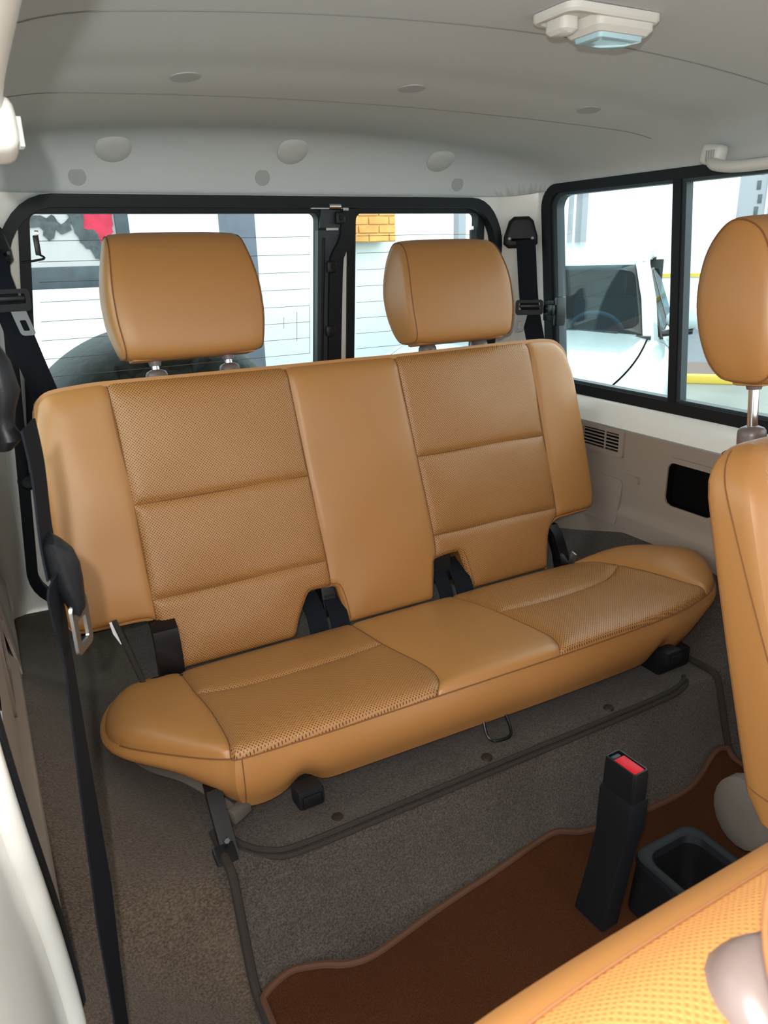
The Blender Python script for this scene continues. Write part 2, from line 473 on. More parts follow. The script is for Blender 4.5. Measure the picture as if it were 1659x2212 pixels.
# three big caps and three small plugs on the rear header, three plugs in the roof
for x, y in ((-0.352, 1.556), (0.003, 1.558), (0.362, 1.556)):
    p, nn = Vector(roof_point(x, y)), roof_normal(x, y)
    mk('round_cap', *lathe([(0.0, -0.004), (0.033, -0.004), (0.033, 0.003), (0.029, 0.006), (0.015, 0.0075), (0.0, 0.008)], p, nn), 'cap', ceiling)
for x, y in ((-0.417, 1.5875), (-0.055, 1.5875), (0.43, 1.5875)):
    p, nn = Vector(roof_point(x, y)), roof_normal(x, y)
    mk('trim_plug', *lathe([(0.0, -0.003), (0.016, -0.003), (0.016, 0.0012), (0.0, 0.0015)], p, nn), 'capdark', ceiling)
for x, y in ((-0.343, 1.066), (0.0, 1.075), (0.343, 1.066)):
    p, nn = Vector(roof_point(x, y)), roof_normal(x, y)
    mk('roof_plug', *lathe([(0.0, -0.003), (0.020, -0.003), (0.020, 0.0012), (0.0, 0.0015)], p, nn), 'capdark', ceiling)

# tail: white surround, black seal, two doors
def rear_outline(u0, u1, v0, v1, r): return rrect(u0, u1, v0, v1, r, 8)
o1, o2 = rear_outline(-0.68, 0.68, 0.02, 1.10, 0.12), rear_outline(-0.630, 0.630, 0.15, 1.043, 0.11)
wr = mk('wall_rear', *ring(o1, o2, lambda u, z, h: (u if abs(u) > 0.64 else u * RS(z), YR(z) - h, z), -0.012, 0.0), 'white')
struct(wr, 'white painted body frame around the tail door opening')
o3 = rear_outline(-0.607, 0.607, 0.173, 1.020, 0.09)
sl = mk('trim_1', *ring(o2, o3, rear, -0.012, 0.016), 'rubber')
struct(sl, 'black rubber seal running round the tail door opening')
for z in (0.485,):
    mk('rubber_stop', *lathe([(0.0, 0.0), (0.019, 0.0), (0.018, 0.014), (0.012, 0.02), (0, 0.02)], rear(-0.594, z, 0.002), (0.1, -1, 0.1)), 'rubber', sl)

def tail_door(name, u0, u1, g0, g1, label, win, wlabel):
    outer, inner = rrect(u0, u1, 0.16, 1.034, 0.05, 8), rrect(g0 - 0.02, g1 + 0.02, 0.575, 1.024, 0.03, 8)
    d = mk(name, *ring(outer, inner, rear, -0.05, -0.014), 'white'); struct(d, label)
    mk('inner_panel', *slab(rrect(u0 + 0.04, u1 - 0.04, 0.2, 0.55, 0.03), rear, -0.014, -0.008), 'taupe', d)
    w = thing(win, wlabel, None); w['kind'] = 'structure'
    mk('window_rubber', *ring(rrect(g0 - 0.022, g1 + 0.022, 0.573, 1.026, 0.03, 8), rrect(g0, g1, 0.595, 1.010, 0.015, 8), rear, -0.035, -0.008), 'rubber', w)
    gl = mk('glass_pane', *slab(rrect(g0 - 0.004, g1 + 0.004, 0.591, 1.014, 0.015, 4), rear, -0.026, -0.022), 'glass', w, smooth=False)
    return d, w, gl
door1, win2, gl2 = tail_door('door_1', -0.612, 0.146, -0.565, 0.085, 'wide white tail door with a black rubber window surround', 'window_2', 'wide tail door window with fine heater wires')
door2, win3, gl3 = tail_door('door_2', 0.150, 0.612, 0.189, 0.565, 'narrow white tail door to the right of the black post', 'window_3', 'narrow tail door window with fine heater wires')
for g, a, b, zs in ((gl2, -0.55, 0.07, np.arange(0.625, 1.0, 0.0375)), (gl3, 0.20, 0.552, np.arange(0.625, 1.0, 0.0375))):
    for z in zs: mk('heater_wire', *tube([rear(a, z, -0.020), rear((a + b) / 2, z, -0.020), rear(b, z, -0.020)], 0.00055, 5), 'wire', g)
for k, ins in enumerate((0.0, 0.035, 0.07)):
    P = [rear(x, z, -0.020) for x, z in ((0.07 - ins, 0.70 + ins * 0.9), (0.07 - ins, 0.81 - ins * 0.3))]
    mk('heater_wire', *tube([P[0], (np.array(P[0]) + np.array(P[1])) / 2, P[1]], 0.0006, 5), 'wire', gl2)
for u, z in ((-0.552, 0.955), (0.552, 0.955)):
    c = mk('wire_connector', *box(rear(u, z, -0.016), (0.010, 0.010, 0.036), 0.002), 'blackpl', gl2 if u < 0 else gl3)
    mk('connector_lead', *tube(cr([rear(u, z - 0.015, -0.014), rear(u - math.copysign(0.012, -u) * -1, z - 0.024, -0.01), rear(u + math.copysign(0.03, u), z - 0.03, -0.006)], 6), 0.0022, 6), 'rubber', c)
    mk('connector_clip', *box(rear(u, z + 0.022, -0.016), (0.007, 0.006, 0.010), 0.001), 'chrome', c)
# black post trim at the meeting of the doors
mk('post_trim', *prism([(0.078, 0.58), (0.118, 0.58), (0.135, 0.972), (0.078, 0.972)], (0, 0, 0), (1, 0, 0), (0, 0, 1), (0, -1, 0), 0, 0.001) if False else slab([(0.083, 0.58), (0.122, 0.58), (0.150, 0.975), (0.083, 0.975)], rear, -0.02, -0.004), 'dgrey', door1)
mk('post_cap', *slab([(0.086, 0.98), (0.150, 0.98), (0.150, 1.022), (0.090, 1.022)], rear, -0.02, -0.002), 'dgrey', door1)
mk('post_rib', *tube([rear(0.0965, 0.58, -0.004), rear(0.0965, 0.78, -0.004), rear(0.0985, 0.96, -0.004)], 0.0035, 6), 'rubber', door1)
P = cr([(0.128, 0.58), (0.128, 0.75), (0.130, 0.895), (0.136, 0.925), (0.152, 0.950), (0.160, 0.975), (0.160, 1.020)], 6)
ws = mk('weather_strip', *ribbon([rear(u, z, -0.002) for u, z in P], (1, 0, 0), 0.033, 0.014), 'rubber', door1)
for u, z in ((0.116, 0.897), (0.114, 0.752), (0.137, 1.000)):
    b = mk('rubber_bumper', *box(rear(u, z, 0.006), (0.024, 0.012, 0.026), 0.005), 'blackpl', ws)
    mk('bumper_screw', *lathe([(0, 0), (0.006, 0), (0.005, 0.003), (0, 0.003)], rear(u, z, 0.011), (0, -1, 0.1), 12), 'blacktex', b)
lt = mk('latch_plate', *box(rear(0.100, 1.0225, 0.006), (0.075, 0.010, 0.009), 0.002), 'white', door1)
mk('latch_bolt', *lathe([(0, -0.014), (0.008, -0.014), (0.008, 0.014), (0, 0.014)], rear(0.118, 1.0235, 0.010), (1, 0, 0), 14), 'chrome', lt)
mk('latch_hook', *box(rear(0.148, 1.0205, 0.008), (0.014, 0.014, 0.014), 0.002), 'steel', lt)

# side walls (s = +1 right of the picture, -1 left)
def side(s, word):
    mp = lambda y, z, h: (s * (XS(z) - h), y, z)
    wo = 0.0 if s > 0 else 0.016
    g = G()
    # rear corner pillar sweeping from the tail opening to the side window
    zs = np.linspace(0.10, 1.075, 24); rings = []
    for z in zs:
        x0 = 0.630 * RS(z); xw = XS(z)
        pts = cr([(x0, YR(z)), (x0 + 0.022, YR(z) - 0.012), (xw - 0.012, max(YR(z) - 0.05, 1.548)), (xw - 0.003, 1.540), (xw + 0.004, 1.526)], 5)
        rings.append([(s * p[0], p[1], z) for p in pts])
    g.add(loft(rings, closed_ring=False))
    # belt ledge under the window and lower inner skin, header above the window
    prof = [(0.700, 0.580), (0.693, 0.581), (0.684, 0.576), (0.676, 0.562), (0.671, 0.540), (0.669, 0.5165), (0.690, 0.512), (0.700, 0.30), (0.700, -0.05)]
    g.add(loft([[(s * (x + wo), y, z) for x, z in prof] for y in np.linspace(0.70, 1.545, 14)], closed_ring=False))
    g.add(loft([[(s * (XS(z) - h), y, z) for z, h in ((1.06, 0.0), (1.075, 0.005), (1.15, 0.0))] for y in np.linspace(0.50, 1.60, 8)], closed_ring=False))
    # middle pillar behind the front door
    for z0, z1 in ((0.0, 1.12),):
        g.add(loft([[(s * (XS(z) + 0.012 - 0.024 * float(sstep(z, 0.6, 0.7))), 0.56, z), (s * (XS(z) + 0.012 - 0.030 * float(sstep(z, 0.6, 0.7))), 0.60, z), (s * (XS(z) + 0.012 - 0.030 * float(sstep(z, 0.6, 0.7))), 0.68, z), (s * (XS(z) + 0.012), 0.72, z), (s * (XS(z) + 0.05), 0.70, z), (s * (XS(z) + 0.05), 0.54, z)] for z in np.linspace(z0, z1, 12)]))
    w = mk('wall_' + word, *g.vf, 'white')
    struct(w, 'white painted %s inner side of the car with belt ledge and pillars' % ('right-hand' if s > 0 else 'left-hand'))
    # window
    wi = thing('window_1' if s > 0 else 'window_4', 'two-pane sliding side window in a black rubber frame %s' % ('facing the parked white car' if s > 0 else 'at the far left edge of the view'), None); wi['kind'] = 'structure'
    mk('window_rubber', *ring(rrect(0.700, 1.530, 0.574, 1.068, 0.055, 8), rrect(0.730, 1.500, 0.600, 1.048, 0.035, 8), mp, -0.02, 0.010), 'rubber', wi)
    mk('sliding_track', *ring(rrect(0.728, 1.502, 0.598, 1.050, 0.035, 8), rrect(0.738, 1.482, 0.606, 1.042, 0.030, 8), mp, -0.022, 0.002), 'dgrey', wi)
    mk('glass_pane', *slab(rrect(1.112, 1.490, 0.600, 1.046, 0.03, 4), mp, -0.010, -0.006), 'glass', wi, smooth=False)
    mk('glass_pane', *slab(rrect(0.732, 1.125, 0.600, 1.046, 0.03, 4), mp, -0.018, -0.014), 'glass', wi, smooth=False)
    mk('window_mullion', *slab([(1.108, 0.598), (1.128, 0.598), (1.134, 1.05), (1.114, 1.05)], mp, -0.02, 0.006), 'rubber', wi)
    mk('mullion_rail', *slab([(1.098, 0.598), (1.108, 0.598), (1.114, 1.05), (1.104, 1.05)], mp, -0.018, 0.001), 'dgrey', wi)
    lb = mk('window_latch', *box(mp(1.486, 0.776, 0.018), (0.032, 0.040, 0.052), 0.006), 'blackpl', wi)
    mk('latch_grip', *box(mp(1.455, 0.776, 0.024), (0.030, 0.016, 0.070), 0.005), 'blackpaint', lb)
    mk('latch_grip', *box(mp(1.470, 0.780, 0.042), (0.014, 0.036, 0.026), 0.005), 'blackpaint', lb)
    # moulded lower side panel with a recess
    pm = lambda y, z, h: (s * (0.668 + wo - 0.012 * float(sstep(z, 0.335, 0.312)) - h), y, z)
    hole = resample(rrect(0.965, 1.093, 0.372, 0.471, 0.016, 5), 0.012, True)
    outl = resample([(0.68, 0.14), (1.60, 0.14), (1.60, 0.514), (0.68, 0.514)], 0.02, True)
    v, f, _ = cdt(outl, [[(0.69, 0.335), (1.0, 0.334), (1.59, 0.334)], [(0.69, 0.312), (1.0, 0.311), (1.59, 0.311)]], 0.03, [0.004], holes=[hole])
    tr = mk('trim_2' if s > 0 else 'trim_3', [pm(a, b, 0) for a, b in v], f, 'taupe')
    struct(tr, 'taupe moulded plastic panel below the %s side window' % ('right' if s > 0 else 'left'))
    n = len(hole)
    mk('storage_recess', [pm(a, b, 0) for a, b in hole] + [(s * (0.688 + wo), a, b) for a, b in hole], [(i, (i + 1) % n, n + (i + 1) % n, n + i) for i in range(n)] + [tuple(range(n, 2 * n))], 'hole', tr)
    mk('recess_rim', *ring(rrect(0.953, 1.105, 0.360, 0.483, 0.024, 6), rrect(0.965, 1.093, 0.372, 0.471, 0.016, 6), pm, -0.001, 0.004), 'taupe', tr)
    vf = mk('vent_frame', *ring(rrect(1.226, 1.372, 0.448, 0.514, 0.006, 4), rrect(1.240, 1.360, 0.460, 0.504, 0.003, 4), pm, -0.001, 0.007), 'taupe', tr)
    mk('vent_backing', *slab(rrect(1.238, 1.362, 0.458, 0.506, 0.003, 3), pm, 0.0004, 0.0010), 'hole', vf)
    for k in range(5): mk('vent_slat', *box(pm(1.300, 0.4655 + k * 0.0083, 0.003), (0.005, 0.118, 0.0028), 0.0006, seg=1), 'taupe', vf)
    mk('vent_divider', *box(pm(1.286, 0.482, 0.004), (0.005, 0.003, 0.044), 0.0006, seg=1), 'taupe', vf)
    mk('access_panel', *slab(rrect(1.222, 1.46, 0.282, 0.394, [0.012, 0.012, 0.012, 0.012], 5), pm, -0.001, 0.0028), 'taupe', tr)
    ck = mk('clip_plate', *slab(rrect(1.170, 1.226, 0.398, 0.413, 0.002, 2), pm, -0.001, 0.0015), 'taupe', tr)
    mk('clip_button', *slab(rrect(1.172, 1.187, 0.397, 0.412, 0.002, 2), pm, 0.001, 0.006), 'taupe', ck)
side(1, 'right'); side(-1, 'left')

# closed front door on the right, mostly hidden by the front seat
fd = mk('door_3', *box((0.722, -0.02, 0.27), (0.04, 1.10, 0.66), 0.012), 'white'); struct(fd, 'white front door on the right behind the front seat')
mk('door_card', *box((0.697, -0.02, 0.29), (0.012, 1.04, 0.50), 0.005), 'taupe', fd)
mk('window_rubber', *box((0.712, -0.02, 0.606), (0.018, 1.08, 0.016), 0.004), 'rubber', fd)

# door opening edge at the lower left, close to the camera
P = cr([(-0.690, 0.50, 0.80), (-0.689, 0.505, 0.68), (-0.688, 0.515, 0.60), (-0.686, 0.55, 0.50), (-0.684, 0.585, 0.42), (-0.681, 0.625, 0.31), (-0.679, 0.655, 0.18), (-0.678, 0.665, 0.02), (-0.678, 0.66, -0.12)], 8)
g = G().add(tube(P, 0.0105, 12))
g.add(loft([[p + np.array((-0.004, 0.0, 0)), p + np.array((-0.012, -0.05, 0)), p + np.array((-0.030, -0.12, 0)), p + np.array((-0.06, -0.16, 0))] for p in P], closed_ring=False))
js = mk('trim_4', *g.vf, 'white'); struct(js, 'white rounded body edge of the open side door at lower left')
mk('edge_seal', *tube(P + np.array((0.006, 0.020, 0)), 0.008, 8), 'rubber', js)

# ------------------------------------------------------------------ floor
FY = [-1.0, 0.700, 0.716, 0.728, 0.740, 0.764, 0.773, 0.780, 0.792, 2.0]
FZ = [0.0, 0.0, 0.004, 0.018, 0.050, 0.128, 0.147, 0.1535, 0.155, 0.155]
def FP(y): return np.interp(y, FY, FZ)
def wave(x, y): return 0.004 * np.sin(7.3 * x + 1.0) * np.sin(31 * y + 2 * x) * np.exp(-((y - 0.75) / 0.06) ** 2)
xs = np.linspace(-0.490, 0.490, 90); ys = np.r_[np.linspace(-0.5, 0.68, 24), np.linspace(0.69, 0.80, 34), np.linspace(0.82, 1.80, 20)]
V = [(x, y + wave(x, y) * 1.2, FP(y) + wave(x, y)) for y in ys for x in xs]; n = len(xs)
F = [(j * n + i, j * n + i + 1, (j + 1) * n + i + 1, (j + 1) * n + i) for j in range(len(ys) - 1) for i in range(n - 1)]
floor = mk('floor', V, F, 'carpet'); struct(floor, 'grey-brown carpet covering the stepped rear floor')
P = cr([(-0.452, 0.842, 0.158), (-0.440, 0.815, 0.158), (-0.415, 0.790, 0.158), (-0.370, 0.7775, 0.1565), (-0.2, 0.7765, 0.1565), (0.0, 0.7765, 0.1565), (0.2, 0.7765, 0.1565), (0.345, 0.778, 0.157), (0.395, 0.786, 0.158), (0.418, 0.800, 0.158)], 10)
P[:, 2] += np.where(True, 0.0012, 0)
mk('carpet_fold', *tube(P, 0.0042, 8), 'binding', floor)
mk('carpet_fold', *tube(P + np.array((0, -0.008, -0.005)), 0.0036, 8), 'binding', floor)
for xe in (-0.470, 0.478):
    P = [(xe, y, FP(y) + 0.004) for y in np.r_[np.linspace(0.86, 0.80, 6), np.linspace(0.79, 0.69, 30), np.linspace(0.66, 0.3, 8)]]
    mk('carpet_binding', *tube(resample(P, 0.006), 0.0065, 8), 'binding', floor)
for x in (-0.304, -0.038, 0.227):
    mk('carpet_fastener', *lathe([(0, 0), (0.0095, 0), (0.0085, 0.003), (0, 0.004)], (x, 0.800, 0.155), (0, 0, 1), 16), 'plug', floor)

AY = [0.2, 0.45, 0.6, 0.75, 0.9, 1.0, 1.2, 1.35, 1.5, 1.75]
AZ = [0.03, 0.06, 0.13, 0.215, 0.262, 0.282, 0.280, 0.235, 0.195, 0.16]
def arch_z(ax, y):
    t = np.clip((ax - 0.476) / 0.19, 0, 1); b = float(FP(y)); A = max(float(np.interp(y, AY, AZ)), b)
    return b + (A - b) * t ** 1.5
for s, word in ((1, 'right'), (-1, 'left')):
    xs = np.linspace(0.470, 0.700, 30); ys = np.linspace(0.20, 1.75, 110)
    V = [(s * x, y, float(arch_z(x, y)) - (0.02 if x < 0.474 else 0.0)) for y in ys for x in xs]; n = len(xs)
    F = [(j * n + i, j * n + i + 1, (j + 1) * n + i + 1, (j + 1) * n + i) for j in range(len(ys) - 1) for i in range(n - 1)]
    struct(mk('wheel_arch_carpet', V, F, 'archcarpet' if s < 0 else 'carpet'), '%s carpet moulded over the %s wheel arch' % (('woven brown', 'left') if s < 0 else ('grey', 'right')))

# chocolate floor mat with a bound, wavy edge
far = cr([(-0.500, 0.30), (-0.492, 0.60), (-0.485, 0.672), (-0.470, 0.700), (-0.447, 0.714), (-0.413, 0.718), (-0.376, 0.708), (-0.342, 0.692), (-0.303, 0.688), (-0.22, 0.702), (-0.143, 0.712), (-0.049, 0.720), (0.030, 0.726), (0.060, 0.724), (0.099, 0.713), (0.160, 0.703), (0.233, 0.699), (0.310, 0.698), (0.353, 0.703), (0.395, 0.716), (0.435, 0.728), (0.47, 0.727), (0.493, 0.715), (0.50, 0.60), (0.50, 0.30)], 6)
far[:, 0] = np.clip(far[:, 0], -0.466, 0.472)
outl = np.vstack([far[::-1], resample([(-0.466, 0.29), (-0.466, -0.2), (0.472, -0.2), (0.472, 0.29)], 0.03)])
keep = [0]
for i in range(1, len(outl)):
    if np.linalg.norm(outl[i] - outl[keep[-1]]) > 0.003: keep.append(i)
outl = outl[keep]
v, f, _ = cdt(outl, [], 0.03, [0.006, 0.02])
matz = lambda x, y: float(FP(y)) + 0.007 + 0.002 * math.sin(17 * x) * math.sin(13 * y)
bm_ = mk('floor_mat', [(x, y, matz(x, y)) for x, y in v], f, 'brownmat')
tag(bm_, 'chocolate brown carpet mat with bound wavy edge lying in the rear footwell', 'floor mat')
P = [(x, y, matz(x, y) + 0.001) for x, y in far[4:-4]]
mk('mat_binding', *tube(resample(P, 0.006), 0.0052, 8), 'brownbind', bm_)

# ------------------------------------------------------------------ rear bench seat
def thread(name, P, parent, r=0.0009):
    return mk(name, *tube(P, r, 5), 'thread', parent)

bench = thing('rear_bench_seat', 'tan leather rear bench seat with perforated panels and two headrests', 'car seat', (0.015, 1.05, 0.155))
BA = math.atan(0.28)
B0 = np.array((0.0, 1.2075, 0.212)); BV = np.array((0.0, math.sin(BA), math.cos(BA))); BN = np.array((0.0, -math.cos(BA), math.sin(BA)))
def bk(u, v, h): return B0 + np.array((u, 0, 0)) + BV * v + BN * h
ctrl = [(-0.572, 0.121), (-0.520, 0.118), (-0.462, 0.116), (-0.443, 0.104), (-0.429, 0.075), (-0.421, 0.040), (-0.416, 0.010)]
left = [(-0.588, 0.137), (-0.5895, 0.20), (-0.587, 0.30), (-0.580, 0.42), (-0.574, 0.495), (-0.566, 0.519), (-0.545, 0.532)]
top = [(-0.50, 0.537), (-0.453, 0.539), (-0.30, 0.538), (-0.122, 0.537), (0.0, 0.537), (0.121, 0.536), (0.30, 0.538), (0.469, 0.539), (0.52, 0.538)]
right = [(0.553, 0.532), (0.577, 0.513), (0.586, 0.490), (0.594, 0.423), (0.602, 0.30), (0.606, 0.20), (0.605, 0.148), (0.598, 0.132), (0.584, 0.126)]
low_r = [(0.53, 0.124), (0.493, 0.122), (0.473, 0.112), (0.458, 0.092), (0.447, 0.05), (0.440, 0.010)]
slot_r = [(0.229, 0.010), (0.219, 0.05), (0.209, 0.094), (0.203, 0.099), (0.172, 0.098), (0.147, 0.095), (0.141, 0.090), (0.132, 0.045), (0.125, 0.010)]
slot_l = [(-0.077, 0.010), (-0.083, 0.05), (-0.090, 0.086), (-0.096, 0.091), (-0.12, 0.092), (-0.146, 0.093), (-0.153, 0.089), (-0.176, 0.05), (-0.193, 0.010)]
def poly(*segs): return [p for s_ in segs for p in s_]
smooth_part = lambda P: [tuple(p) for p in cr(P, 4)]
outline_b = resample(poly(smooth_part(top[::1]), smooth_part([top[-1]] + right + low_r)[1:], slot_r, slot_l, [(-0.300, 0.010)], smooth_part([(-0.416, 0.010)] + ctrl[::-1][1:] + left + [top[0]])[:-1]), 0.009, True)
vs = [0.539, 0.3185, 0.146, 0.09]
SA = [(-0.453, 0.539), (-0.4455, 0.3185), (-0.4450, 0.146), (-0.4435, 0.100)]
SB = [(-0.122, 0.537), (-0.1125, 0.3165), (-0.1040, 0.1455), (-0.1040, 0.0915)]
SCm = [(0.121, 0.536), (0.1360, 0.3190), (0.1470, 0.1465), (0.1440, 0.0935)]
SD = [(0.469, 0.539), (0.4780, 0.3190), (0.4850, 0.1465), (0.4820, 0.1185)]
seams_b = [resample(cr(s_, 6), 0.009) for s_ in (SA, SB, SCm, SD)]
def atv(S_, v): S2 = np.array(S_)[::-1]; return np.interp(v, S2[:, 1], S2[:, 0])
for v_ in (0.318, 0.146):
    for a, b in ((SA, SB), (SCm, SD)):
        seams_b.append(resample([(atv(a, v_) , v_), ((atv(a, v_) + atv(b, v_)) / 2, v_), (atv(b, v_), v_)], 0.009))
v2, f2, cen = cdt(outline_b, seams_b, 0.014, [0.0025, 0.006, 0.013, 0.024])
dO = seg_dist(v2, outline_b, True); dS = np.full(len(v2), 1e9)
for s_ in seams_b: dS = np.minimum(dS, seg_dist(v2, s_))
RB = 0.030
def edge_round(d, r): t = np.clip(d / r, 0, 1); return -r + r * np.sqrt(np.clip(1 - (1 - t) ** 2, 0, 1))
slotd = np.minimum(seg_dist(v2, resample(slot_l, 0.01)), seg_dist(v2, resample(slot_r, 0.01)))
rloc = 0.012 + (RB - 0.012) * sstep(v2[:, 1], 0.44, 0.52)
hB = edge_round(dO, rloc) - 0.0042 * np.exp(-(dS / 0.0052) ** 2) + 0.006 * (1 - np.exp(-dS / 0.045)) * sstep(dO, 0, 0.06)
hB += 0.0018 * np.sin(23 * v2[:, 0] + 3) * np.sin(29 * v2[:, 1] + 1) * sstep(dO, 0.01, 0.06)
v3 = np.array([bk(u, v, h) for (u, v), h in zip(v2, hB)])
col_ = (cen[:, 0] > np.array([atv(SA, c) for c in cen[:, 1]])).astype(int) + (cen[:, 0] > np.array([atv(SB, c) for c in cen[:, 1]])) + (cen[:, 0] > np.array([atv(SCm, c) for c in cen[:, 1]])) + (cen[:, 0] > np.array([atv(SD, c) for c in cen[:, 1]]))
row_ = (cen[:, 1] < 0.318).astype(int) + (cen[:, 1] < 0.146)
backrest = mk('backrest', *slab([tuple(p) for p in outline_b], lambda u, v, h: bk(u, v, h), -0.115, -0.012), 'leather', bench)
# leather side wall that closes the pads
n = len(outline_b); rl = [float(x) for x in 0.012 + (RB - 0.012) * sstep(outline_b[:, 1], 0.44, 0.52)]
mk('side_wall', [bk(u, v, -r) for (u, v), r in zip(outline_b, rl)] + [bk(u, v, -0.113) for u, v in outline_b], [(i, (i + 1) % n, n + (i + 1) % n, n + i) for i in range(n)], 'leather', backrest)
for c in range(5):
    for r in range(3):
        k = (col_ == c) & ((row_ == r) if c in (1, 3) else (r == 0))
        if not k.any(): continue
        p, q, ids = submesh(v3, f2, k)
        nm = 'bolster_panel' if c in (0, 4) else ('centre_panel' if c == 2 else 'perforated_panel')
        mk(nm, p, q, 'perf' if c in (1, 3) else 'leather', backrest, uv=v2[ids])
def h_at(P2):
    P2 = np.asarray(P2, float); d = seg_dist(P2, outline_b, True)
    return edge_round(d, 0.012 + (RB - 0.012) * sstep(P2[:, 1], 0.44, 0.52))
for s_ in seams_b:
    hh = h_at(s_); thread('seam', [bk(u, v, h - 0.0038) for (u, v), h in zip(s_, hh)], backrest)
for sl_ in (slot_l, slot_r):
    c0 = np.mean(sl_, 0); P2 = np.array(resample(sl_, 0.008)); 
    off = np.array([p + (p - c0) / np.linalg.norm(p - c0) * 0.008 for p in P2[2:-2]])
    off[:, 1] = np.maximum(off[:, 1], 0.016)
    hh = h_at(off); thread('seam', [bk(u, v, h + 0.0006) for (u, v), h in zip(off, hh)], backrest, 0.0007)
thread('seam', [bk(u - 0.0006, v, -0.0125 - 0.018 * float(sstep(v, 0.44, 0.52))) for u, v in resample(cr([(-0.572, 0.121)] + left, 6), 0.01)], backrest, 0.0012)
P = resample(cr(ctrl[::-1] + left[:1], 5), 0.008)
mk('piping', *tube([bk(u, v - 0.002, -0.014) for u, v in P], 0.0030, 6), 'leather', backrest)
P = resample(cr([(0.584, 0.126)] + low_r, 5), 0.008)
mk('piping', *tube([bk(u, v - 0.002, -0.014) for u, v in P], 0.0030, 6), 'leather', backrest)

# cushion
cush = [(-0.437, 0.852), (-0.424, 0.843), (-0.35, 0.837), (-0.281, 0.833), (-0.114, 0.828), (0.0, 0.825), (0.126, 0.822), (0.30, 0.822), (0.40, 0.828), (0.470, 0.840), (0.535, 0.858), (0.585, 0.884), (0.622, 0.918), (0.644, 0.962), (0.646, 1.012), (0.630, 1.065), (0.595, 1.120), (0.545, 1.165), (0.490, 1.195), (0.440, 1.205), (0.20, 1.208), (0.0, 1.208), (-0.2, 1.208), (-0.42, 1.205), (-0.50, 1.196), (-0.538, 1.165), (-0.562, 1.115), (-0.572, 1.065), (-0.570, 1.020), (-0.556, 0.985), (-0.530, 0.950), (-0.490, 0.905), (-0.458, 0.870)]
outline_c = resample(cr(cush, 6, True), 0.009, True)
CA_ = [(-0.424, 1.207), (-0.424, 1.10), (-0.422, 1.00), (-0.428, 0.89), (-0.436, 0.8515)]
CB_ = [(-0.080, 1.208), (-0.082, 1.13), (-0.084, 1.05), (-0.079, 0.92), (-0.092, 0.86), (-0.114, 0.828)]
CC_ = [(0.160, 1.208), (0.166, 1.13), (0.169, 1.05), (0.157, 0.90), (0.145, 0.855), (0.126, 0.822)]
CD_ = [(0.470, 1.202), (0.505, 1.150), (0.515, 1.07), (0.517, 0.97), (0.524, 0.90), (0.530, 0.857)]
def aty(S_, y): S2 = np.array(S_)[::-1]; return np.interp(y, S2[:, 1], S2[:, 0])
seams_c = [resample(cr(s_, 5), 0.009) for s_ in (CA_, CB_, CC_, CD_)]
crossL = cr([(-0.424, 1.080), (-0.36, 1.056), (-0.25, 1.048), (-0.16, 1.050), (-0.084, 1.060)], 6); crossR = cr([(0.169, 1.045), (0.26, 1.032), (0.36, 1.032), (0.45, 1.045), (0.515, 1.072)], 6)
seams_c += [resample(crossL, 0.009), resample(crossR, 0.009)]
c2, fc, cc = cdt(outline_c, seams_c, 0.014, [0.0025, 0.006, 0.013, 0.024])
def cush_z(P, dO_, dS_):
    x, y = P[:, 0], P[:, 1]
    z = 0.287 - 0.18 * (y - 0.83)
    z = z + 0.004 * sstep(-x, 0.42, 0.52) * sstep(y, 0.88, 1.0) + 0.034 * sstep(x, 0.46, 0.60) * sstep(y, 0.86, 1.0)
    r = 0.016 + 0.006 * sstep(np.abs(x - 0.015), 0.42, 0.55)
    t = np.clip(dO_ / r, 0, 1)
    z = z + (r * np.sqrt(np.clip(1 - (1 - t) ** 2, 0, 1)) - 0.008) * sstep(np.clip(1.215 - y, 0, 1), 0.0, 0.012)
    return z - 0.0045 * np.exp(-(dS_ / 0.0052) ** 2) + 0.007 * (1 - np.exp(-dS_ / 0.045)) * sstep(dO_, 0, 0.05)
dO = seg_dist(c2, outline_c, True); dS = np.full(len(c2), 1e9)
for s_ in seams_c: dS = np.minimum(dS, seg_dist(c2, s_))
cz = cush_z(c2, dO, dS); c3 = np.column_stack([c2, cz])
edge_z = cush_z(outline_c, np.zeros(len(outline_c)), np.full(len(outline_c), 1.0))
# skirt: from the rim of the top down to the lower edge, corners tucked up over the wheel arches
ctr = np.array((0.015, 1.02)); T = np.roll(outline_c, -1, 0) - np.roll(outline_c, 1, 0); T /= np.linalg.norm(T, axis=1)[:, None]
Nn = np.column_stack([T[:, 1], -T[:, 0]])
Nn *= np.sign(((outline_c - ctr) * Nn).sum(1))[:, None]
zb = 0.190 + 0.036 * sstep(np.abs(outline_c[:, 0] - 0.015), 0.43, 0.53) + 0.022 * (np.exp(-((outline_c[:, 0] + 0.335) / 0.022) ** 2) + np.exp(-((outline_c[:, 0] - 0.385) / 0.022) ** 2)) * (outline_c[:, 1] < 0.9) - 0.006 * np.exp(-((outline_c[:, 0] + 0.40) / 0.03) ** 2) * (outline_c[:, 1] < 0.9)
rings = []
for k in range(9):
    t = k / 8; b = 0.010 * math.sin(math.pi * min(1, t * 1.05)) - 0.012 * t * t
    rings.append(np.column_stack([outline_c + Nn * b, edge_z * (1 - t) + zb * t]))
rings.append(np.column_stack([outline_c - Nn * 0.03, zb + 0.004]))
n = len(outline_c); SV = np.vstack(rings)
seg_kind = np.where((outline_c[:, 1] < 0.875) & (outline_c[:, 0] > -0.432) & (outline_c[:, 0] < 0.545), 0, np.where((outline_c[:, 0] < 0), 1, 2))
